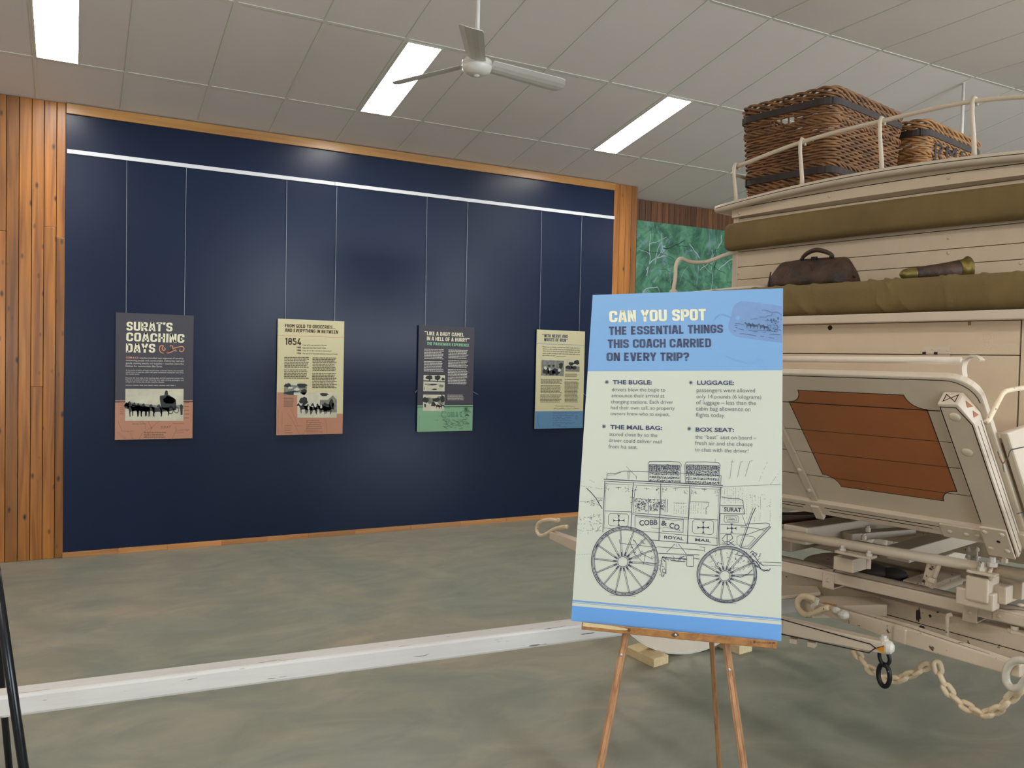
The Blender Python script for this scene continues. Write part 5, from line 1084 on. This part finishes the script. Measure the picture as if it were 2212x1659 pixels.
fr = MB().tube(smooth3([B(.25, .36, 1.985), B(.25, .335, 2.02), B(.25, .30, 2.052), B(.25, .18, 2.058), B(.25, .06, 2.050), B(.25, .02, 2.02), B(.25, -.005, 1.97)], 5), .0055, 8).build('clasp_frame', 'darkleather', bg, smooth=True)
MB().tube(smooth3([B(.315, .345, 2.01), B(.335, .338, 1.98), B(.345, .335, 1.945)], 4), .003, 6).tube(smooth3([B(.30, .175, 2.035), B(.32, .15, 2.02), B(.325, .14, 2.0)], 4), .0018, 6).build('seam_line', 'darkleather', bg, smooth=True)
MB().tube(smooth3([B(.255, .232, 2.06), B(.26, .225, 2.072), B(.262, .20, 2.088), B(.262, .165, 2.096), B(.262, .13, 2.088), B(.26, .10, 2.074), B(.255, .09, 2.062)], 5), [.0065+.0035*math.sin(math.pi*i/30) for i in range(31)], 10).build('handle', 'leather', bg, smooth=True)
MB().ball(B(.258, .232, 2.06), .010, 8).ball(B(.258, .095, 2.062), .010, 8).box(B(.262, .172, 2.060), L*.006, W*.012, Z*.008).build('handle_mount', 'ironblack', bg)

# bugle
q0, q1 = BA(1946, 597, .36), BA(2088, 571, .17); q0[2] = 1.9565; q1[2] = 1.983; d = unit(q1-q0); ln_ = np.linalg.norm(q1-q0)
bu = thing('bugle', 'old leather-wrapped bugle with brass bell lying on the olive seat cushion', 'bugle', B(.30, -.33, 1.934))
MB().lathe(q0, d, [(.03, .0215), (.06, .0235), (.12, .0275), (.17, .0315), (ln_-.03, .0365)], 24).build('leather_wrap', 'leather', bu, smooth=True)
MB().lathe(q0, d, [(-.004, .004), (.002, .013), (.012, .0195), (.03, .0222), (.05, .0233), (.056, .023)], 20).build('mouth_cap', 'brass', bu, smooth=True)
MB().lathe(q0, d, [(ln_-.032, .0372), (ln_-.012, .0385), (ln_-.002, .0430), (ln_+.004, .0485), (ln_+.006, .0480), (ln_+.001, .042), (ln_-.012, .036), (ln_-.05, .030)], 28).build('bell', 'brass', bu, smooth=True)

# baskets
def basket(label, a0, a1, s0, s1, z0, z1, hole=None, letters=False):
    t = thing('wicker_basket', label, 'basket', B((a0+a1)/2, (s0+s1)/2, z0), 'wicker baskets on the coach roof')
    mt = 'wicker' if hole else 'wicker2'
    def loop(z, grow=0., n=300):
        f = (z-z0)/(z1-z0); i = .028*(1-f)-grow; bulge = .006*math.sin(math.pi*f)
        A0, A1, S0, S1 = a0+i-bulge, a1-i+bulge, s0+i*.8-bulge, s1-i*.8+bulge; r_ = .065
        seg = []
        def line(p, q): seg.append((np.linalg.norm(V(*q)-V(*p)), lambda x, p=p, q=q: V(*p)+(V(*q)-V(*p))*x))
        def cor(c, t0): seg.append((r_*math.pi/2, lambda x, c=c, t0=t0: V(c[0]+r_*math.cos(t0+x*math.pi/2), c[1]+r_*math.sin(t0+x*math.pi/2))))
        m = (S0+S1)/2
        line((A1, m), (A1, S1-r_)); cor((A1-r_, S1-r_), 0); line((A1-r_, S1), (A0+r_, S1)); cor((A0+r_, S1-r_), math.pi/2)
        line((A0, S1-r_), (A0, S0+r_)); cor((A0+r_, S0+r_), math.pi); line((A0+r_, S0), (A1-r_, S0)); cor((A1-r_, S0+r_), 1.5*math.pi); line((A1, S0+r_), (A1, m))
        tot = sum(x[0] for x in seg); out = []
        for k in range(n):
            u = tot*k/n
            for ln__, fn in seg:
                if u <= ln__: out.append(fn(u/ln__)); break
                u -= ln__
        out = np.array(out); tn = np.roll(out, -1, 0)-np.roll(out, 1, 0); tn /= np.linalg.norm(tn, axis=1)[:, None]
        return out, np.stack([tn[:, 1], -tn[:, 0]], 1), tot
    ns = 56; pitch = .0128
    we = MB(); z = z0+.040; k = 0
    while z < z1-.062:
        P, N, tot = loop(z); ph = np.arange(len(P))/len(P)*ns*math.pi
        off = .0048*np.cos(ph+k*math.pi); wob = .0016*np.sin(np.arange(len(P))*.11+k*1.7)
        pts = [B(P[i, 0]+N[i, 0]*off[i], P[i, 1]+N[i, 1]*off[i], z+wob[i]) for i in range(len(P))]
        if hole and hole[2] < z < hole[3]:
            ok = [i for i in range(len(P)) if not (P[i, 0] > a1-.04 and hole[0] < P[i, 1] < hole[1])]
            st_ = next(i for i in range(len(ok)) if ok[i]-ok[i-1] not in (1, 1-len(P)))
            ok = ok[st_:]+ok[:st_]
            we.tube([pts[i] for i in ok], .0068, 5)
        else: we.tube(pts, .0068, 5, closed=True)
        z += pitch; k += 1
    we.build('weave', mt, t, smooth=True)
    stk = MB()
    lo, hi = loop(z0+.02, n=ns*2)[0], loop(z1-.02, n=ns*2)[0]
    for i in range(1, ns*2, 2): stk.tube([B(*lo[i], z0+.02), B(*((lo[i]+hi[i])/2), (z0+z1)/2), B(*hi[i], z1-.02)], .0042, 5)
    stk.build('stake', mt, t, smooth=True)['kind'] = 'stuff'
    def rope(name, z, grow, r, strands, turns, amp, m=mt):
        P, N, tot = loop(z, grow, 420); mb = MB()
        for q in range(strands):
            ph = np.arange(len(P))/len(P)*turns*2*math.pi+q*2*math.pi/strands
            mb.tube([B(P[i, 0]+N[i, 0]*amp*math.cos(ph[i]), P[i, 1]+N[i, 1]*amp*math.cos(ph[i]), z+amp*1.5*math.sin(ph[i])) for i in range(len(P))], r, 6, closed=True)
        return mb.build(name, m, t, smooth=True)
    rope('rim_braid', z1+.000, .004, .0068, 4, 9, .0105); rope('rim_braid', z1-.026, .003, .0062, 4, 10, .008)
    rope('wale_braid', z1-.074, .003, .0052, 3, 14, .006); rope('wale_braid', z0+.126, .003, .0056, 4, 12, .008); rope('wale_braid', z0+.072, .002, .0056, 4, 12, .009); rope('wale_braid', z0+.048, .001, .0056, 4, 12, .009); rope('foot_braid', z0+.016, -.002, .0062, 2, 52, .008)
    if hole: rope('wale_braid', z1-.128, .004, .0062, 3, 20, .006)
    else: rope('wale_braid', z1-.150, .004, .0062, 3, 20, .006)
    for z in (z1-.050, z0+.098):
        P, N, tot = loop(z, .004, 120); mb = MB(); vs = []
        for i in range(len(P)):
            for o, dz in ((.012, -.017), (.012, .017), (.004, .017), (.004, -.017)): vs.append(B(P[i, 0]+N[i, 0]*o, P[i, 1]+N[i, 1]*o, z+dz))
        n = len(P); mb.add(vs, [(4*i+j, 4*((i+1) % n)+j, 4*((i+1) % n)+(j+1) % 4, 4*i+(j+1) % 4) for i in range(n) for j in range(4)])
        bd = mb.build('leather_band', 'darkleather', t, bevel=.002)
        mb = MB()
        for (ca, cs) in ((a1, s0), (a1, s1)):
            i = int(np.argmin((P[:, 0]-ca)**2+(P[:, 1]-cs)**2)); q = B(P[i, 0]+N[i, 0]*.013, P[i, 1]+N[i, 1]*.013, z); nn = L*N[i, 0]+W*N[i, 1]; tt = np.cross(nn, Z)
            mb.box(q, tt*.008, Z*.017, nn*.002)
        mb.build('corner_strap', 'darkleather', bd, bevel=.001)
    bbox(MB(), a0+.04, a1-.04, s0+.03, s1-.03, z0+.004, z0+.018).build('basket_base', mt, t)
    if letters:
        mb = MB(); f_ = lambda x, y: BS(x, y, s0-.012)
        st3 = 3.6
        for q in ([(2022, 308), (2020, 350)], [(2020, 311), (2032, 312), (2037, 320), (2031, 329), (2021, 330)], [(2028, 330), (2036, 350)], [(2047, 316), (2045, 350)], [(2047, 318), (2055, 336), (2064, 321)], [(2065, 320), (2066, 350)], [(2088, 327), (2079, 328), (2077, 334), (2086, 339), (2085, 345), (2075, 345)]): mb.strip(q, st3, f_)
        mb.build('stencilled_letters', 'paint_black', t)
    return t
hA, hB = BA(1664, 258, -.13), BA(1717, 244, -.13)
h0s, h1s = sorted(((hA-B0)@W, (hB-B0)@W))
basket('large wicker hamper with dark leather bands at the front of the coach roof', -.82, -.125, .33, .835, 2.436, 2.898, hole=(h0s, h1s, 2.772, 2.834))
basket('smaller-looking wicker hamper with black stencilled letters behind the front hamper', -1.60, -.895, .255, .755, 2.437, 2.884, letters=True)

# swingletrees
def flatn(p, q): 
    d = unit(q-p); nn = np.cross(d, Z); return d, (nn if nn@PA > 0 else -nn)
A1, A2 = GZ(1690, 1354, .70), GZ(1905, 1400, .70); dA, nA = flatn(A1, A2)
ma = thing('main_swingletree', 'cream double-tree bar ending in a white cap above a black iron ring', 'swingletree', (A1+A2)/2-Z*.03)
bk_ = -nA*.022
mid = [A2, A1, G(.86, -.10, .70), G(.88, .25, .70), G(.84, .60, .70), G(.80, .86, .70)]
mb = MB(); wd = [(.040, .038), (.046, .052), (.05, .06), (.05, .06), (.046, .052), (.04, .038)]
for (p, q, a, b) in zip(mid, mid[1:], wd, wd[1:]): mb.beam(p+bk_-unit(q-p)*.004, q+bk_, a[0], a[1], w1=b[0], h1=b[1])
bar = mb.build('bar', 'cream', ma, bevel=.004)
fA_ = lambda px, py: hit(px, py, nA, A1)+nA*.0012
st = MB(); st.strip([(1660, 1330), (1690, 1338), (1850, 1383), (1880, 1391), (1893, 1401)], 2.4, fA_); st.strip([(1660, 1362), (1690, 1370), (1830, 1400), (1877, 1410), (1888, 1402), (1910, 1395)], 2.4, fA_); st.build('pinstripe', 'pin', bar)
MB().poly([fA_(1891, 1401), fA_(1911, 1394), fA_(1909, 1412)]).build('painted_tip', 'orange', bar)
MB().lathe(A2-dA*.0+bk_, dA, [(-.01, .021), (.012, .023), (.024, .020), (.032, .010)], 16).lathe(A2+bk_+Z*.016, Z, [(0, .014), (.012, .014), (.012, .009), (.020, .009)], 8).build('end_cap', 'chip', ma, smooth=False)
for px, py in ((1712, 1386), (1751, 1394)): MB().box(hit(px, py, nA, A1)+bk_*.8, dA*.012, nA*.014, Z*.008).build('bolt_head', 'cream', ma)
def ring(c, e1, e2, R1, R2, r, n=22): return MB().tube([c+e1*R1*math.cos(t)+e2*R2*math.sin(t) for t in np.linspace(0, 2*math.pi, n, endpoint=False)], r, 9, closed=True)
sh = hit(1908, 1432, nA, A2)+bk_; rg = hit(1906, 1463, nA, A2)+bk_
MB().tube(smooth3([A2+bk_-Z*.010-dA*.012, sh-dA*.016+Z*.005, sh-Z*.016, sh+dA*.014+Z*.004, A2+bk_-Z*.010+dA*.010], 6), .0062, 8).build('shackle', 'ironblack', ma, smooth=True)
ring(rg, unit(dA*.9+nA*.45), Z, .022, .036, .0078).build('iron_ring', 'ironblack', ma, smooth=True)

B1, B2 = GZ(1748, 1308, .70), GZ(2200, 1452, .70); dB, nB = flatn(B1, B2); bkB = -nB*.025
sb = thing('swingletree', 'near cream swingletree with open hooks hanging behind the white capped bar', 'swingletree', (B1+B2)/2-Z*.03, 'swingletrees')
m_ = (B1+B2)/2; mb = MB().beam(B1+bkB, m_+bkB, .038, .036, w1=.055, h1=.060).beam(m_+bkB, B2+bkB, .055, .060, w1=.038, h1=.040)
bar = mb.build('bar', 'creamdirty', sb, bevel=.005)
tf = lambda u, o: B1+dB*u+bkB+nB*o+Z*(.0186+.0118*min(1, (u if u < .4 else .8-u)/.39))
LB = np.linalg.norm(B2-B1)
st = MB(); st.strip([(.10, .010), (LB*.3, .014), (LB*.5, .018), (LB*.8, .013), (LB-.05, .005)], .0026, lambda u, o: B1+dB*u+bkB+nB*o+Z*(.0195+.012*(1-abs(u-LB/2)/(LB/2)))); st.build('pinstripe', 'pin', bar)
top = lambda u, o: B1+dB*u+bkB+nB*o+Z*(.0195+.012*(1-abs(u-LB/2)/(LB/2)))
MB().poly([top(.045, -.010), top(.11, 0), top(.045, .012)]).poly([top(LB-.05, -.004), top(LB-.02, .010), top(LB-.02, -.014)]).build('painted_tip', 'orange', bar)
def hook(pxs, dep, r, par, mt): 
    return MB().tube(smooth3([GA(x, y, dep) for x, y in pxs], 5), r, 10).build('hook', mt, par, smooth=True)
dpB1 = (B1-F0)@PA; dpB2 = (B2-F0)@PA
hook([(1790, 1312), (1772, 1318), (1752, 1327), (1738, 1327), (1725, 1315), (1723, 1300), (1732, 1289), (1748, 1289), (1760, 1295), (1766, 1299)], dpB1-.01, .0115, sb, 'chain')
MB().tube([GA(1766, 1294, dpB1), GA(1763, 1304, dpB1), GA(1754, 1311, dpB1)], .008, 8).ball(GA(1806, 1318, dpB1), .016, 8, Z, .8).ball(GA(1822, 1328, dpB1), .018, 8, dB, 1.2).build('hook_keeper', 'chip', sb)
hook([(2220, 1430), (2208, 1426), (2192, 1428), (2179, 1438), (2173, 1455), (2175, 1474), (2187, 1487), (2203, 1484), (2212, 1472), (2226, 1455)], dpB2+.005, .0115, sb, 'chip')
MB().beam(m_+bkB+nB*.01-dB*.0+Z*.0-W*0, m_+bkB+nB*.040, .045, .050).build('centre_clip', 'cream', sb, bevel=.004)

C1, C2 = G(.835, 1.215, .70), G(.80, .50, .70); 
sc2 = thing('swingletree', 'far cream swingletree whose open hook shows left of the easel sign', 'swingletree', (C1+C2)/2-Z*.03, 'swingletrees')
m_ = (C1+C2)/2; MB().beam(C1, m_, .042, .040, w1=.055, h1=.058).beam(m_, C2, .055, .058, w1=.042, h1=.040).build('bar', 'cream', sc2, bevel=.004)
hook([(1226, 1138), (1212, 1139), (1196, 1144), (1181, 1153), (1167, 1157), (1160, 1147), (1162, 1133), (1173, 1125), (1190, 1123), (1205, 1125), (1207, 1121)], .845, .0105, sc2, 'chain')

# hanging chains
def chain(label, pxs, dep, ll=.047):
    P = smooth3([GA(x, y, dep) for x, y in pxs], 12); P = np.array(P); seg = np.linalg.norm(np.diff(P, axis=0), axis=1); cum = np.concatenate([[0], np.cumsum(seg)])
    def at(u): 
        i = min(len(seg)-1, max(0, int(np.searchsorted(cum, u)-1))); return P[i]+(P[i+1]-P[i])*((u-cum[i])/seg[i])
    t = thing('chain', label, 'chain', P[len(P)//2], 'drooping chains under the swingletrees')
    lw, wr = .0105, .0088; hl = .0195
    base = MB().tube([V(hl-lw+lw*math.cos(a), lw*math.sin(a), 0) if c > 0 else V(-hl+lw+lw*math.cos(a), lw*math.sin(a), 0) for c, rng_ in ((1, np.linspace(-math.pi/2, math.pi/2, 7)), (-1, np.linspace(math.pi/2, 1.5*math.pi, 7))) for a in rng_], wr, 8, closed=True)
    first = None; k = 0; u = ll/2
    while u < cum[-1]:
        p = at(u); d = unit(at(min(cum[-1], u+.01))-at(max(0, u-.01)))
        ref = unit(np.cross(d, PA)); nn = np.cross(d, ref)
        ang = (math.pi/4 if k % 2 else -math.pi/4)+.1*math.sin(k*2.1); e1 = ref*math.cos(ang)+nn*math.sin(ang); e2 = np.cross(d, e1)
        if first is None: 
            first = base.build('chain_link', 'chain', None, smooth=True); o = first
        else: o = first.copy(); COL.objects.link(o)
        o.parent = t; q = p-V(*t['_o'])
        o.matrix_local = Matrix(((d[0], e1[0], e2[0], q[0]), (d[1], e1[1], e2[1], q[1]), (d[2], e1[2], e2[2], q[2]), (0, 0, 0, 1)))
        u += ll*.93; k += 1
chain('short cream chain drooping behind the black iron ring', [(1846, 1402), (1856, 1418), (1876, 1442), (1910, 1465), (1938, 1468), (1964, 1458), (1986, 1448), (2006, 1434)], .33, .040)
chain('long cream chain sagging low at the right edge, below the near swingletree', [(2022, 1428), (2030, 1456), (2044, 1484), (2064, 1510), (2093, 1529), (2124, 1542), (2155, 1533), (2176, 1515), (2192, 1500), (2215, 1480)], .33, .0405)

# wheel chocks
def chock(label, near_end, length, hgt):
    """near_end: the two floor pixels of the face towards the camera; the block runs away from it"""
    p, q = GZ(*near_end[0], 0), GZ(*near_end[1], 0); far = GZ(*length, 0)
    e = far-p; pts = [p, q, q+e, p+e]
    o = MB().prism(pts, Z*hgt).build('wheel_chock', 'block', None, loc=tuple(p), bevel=.003); tag(o, label, 'chock', 'wooden wheel chocks'); return o
chock('longer wooden chock in front of the white wheel, left of the middle easel leg', ((1412, 1443), (1444, 1433)), (1352, 1414), .046)
chock('short wooden chock under the right end of the easel ledge', ((1597, 1415), (1625, 1407)), (1545, 1396), .048)
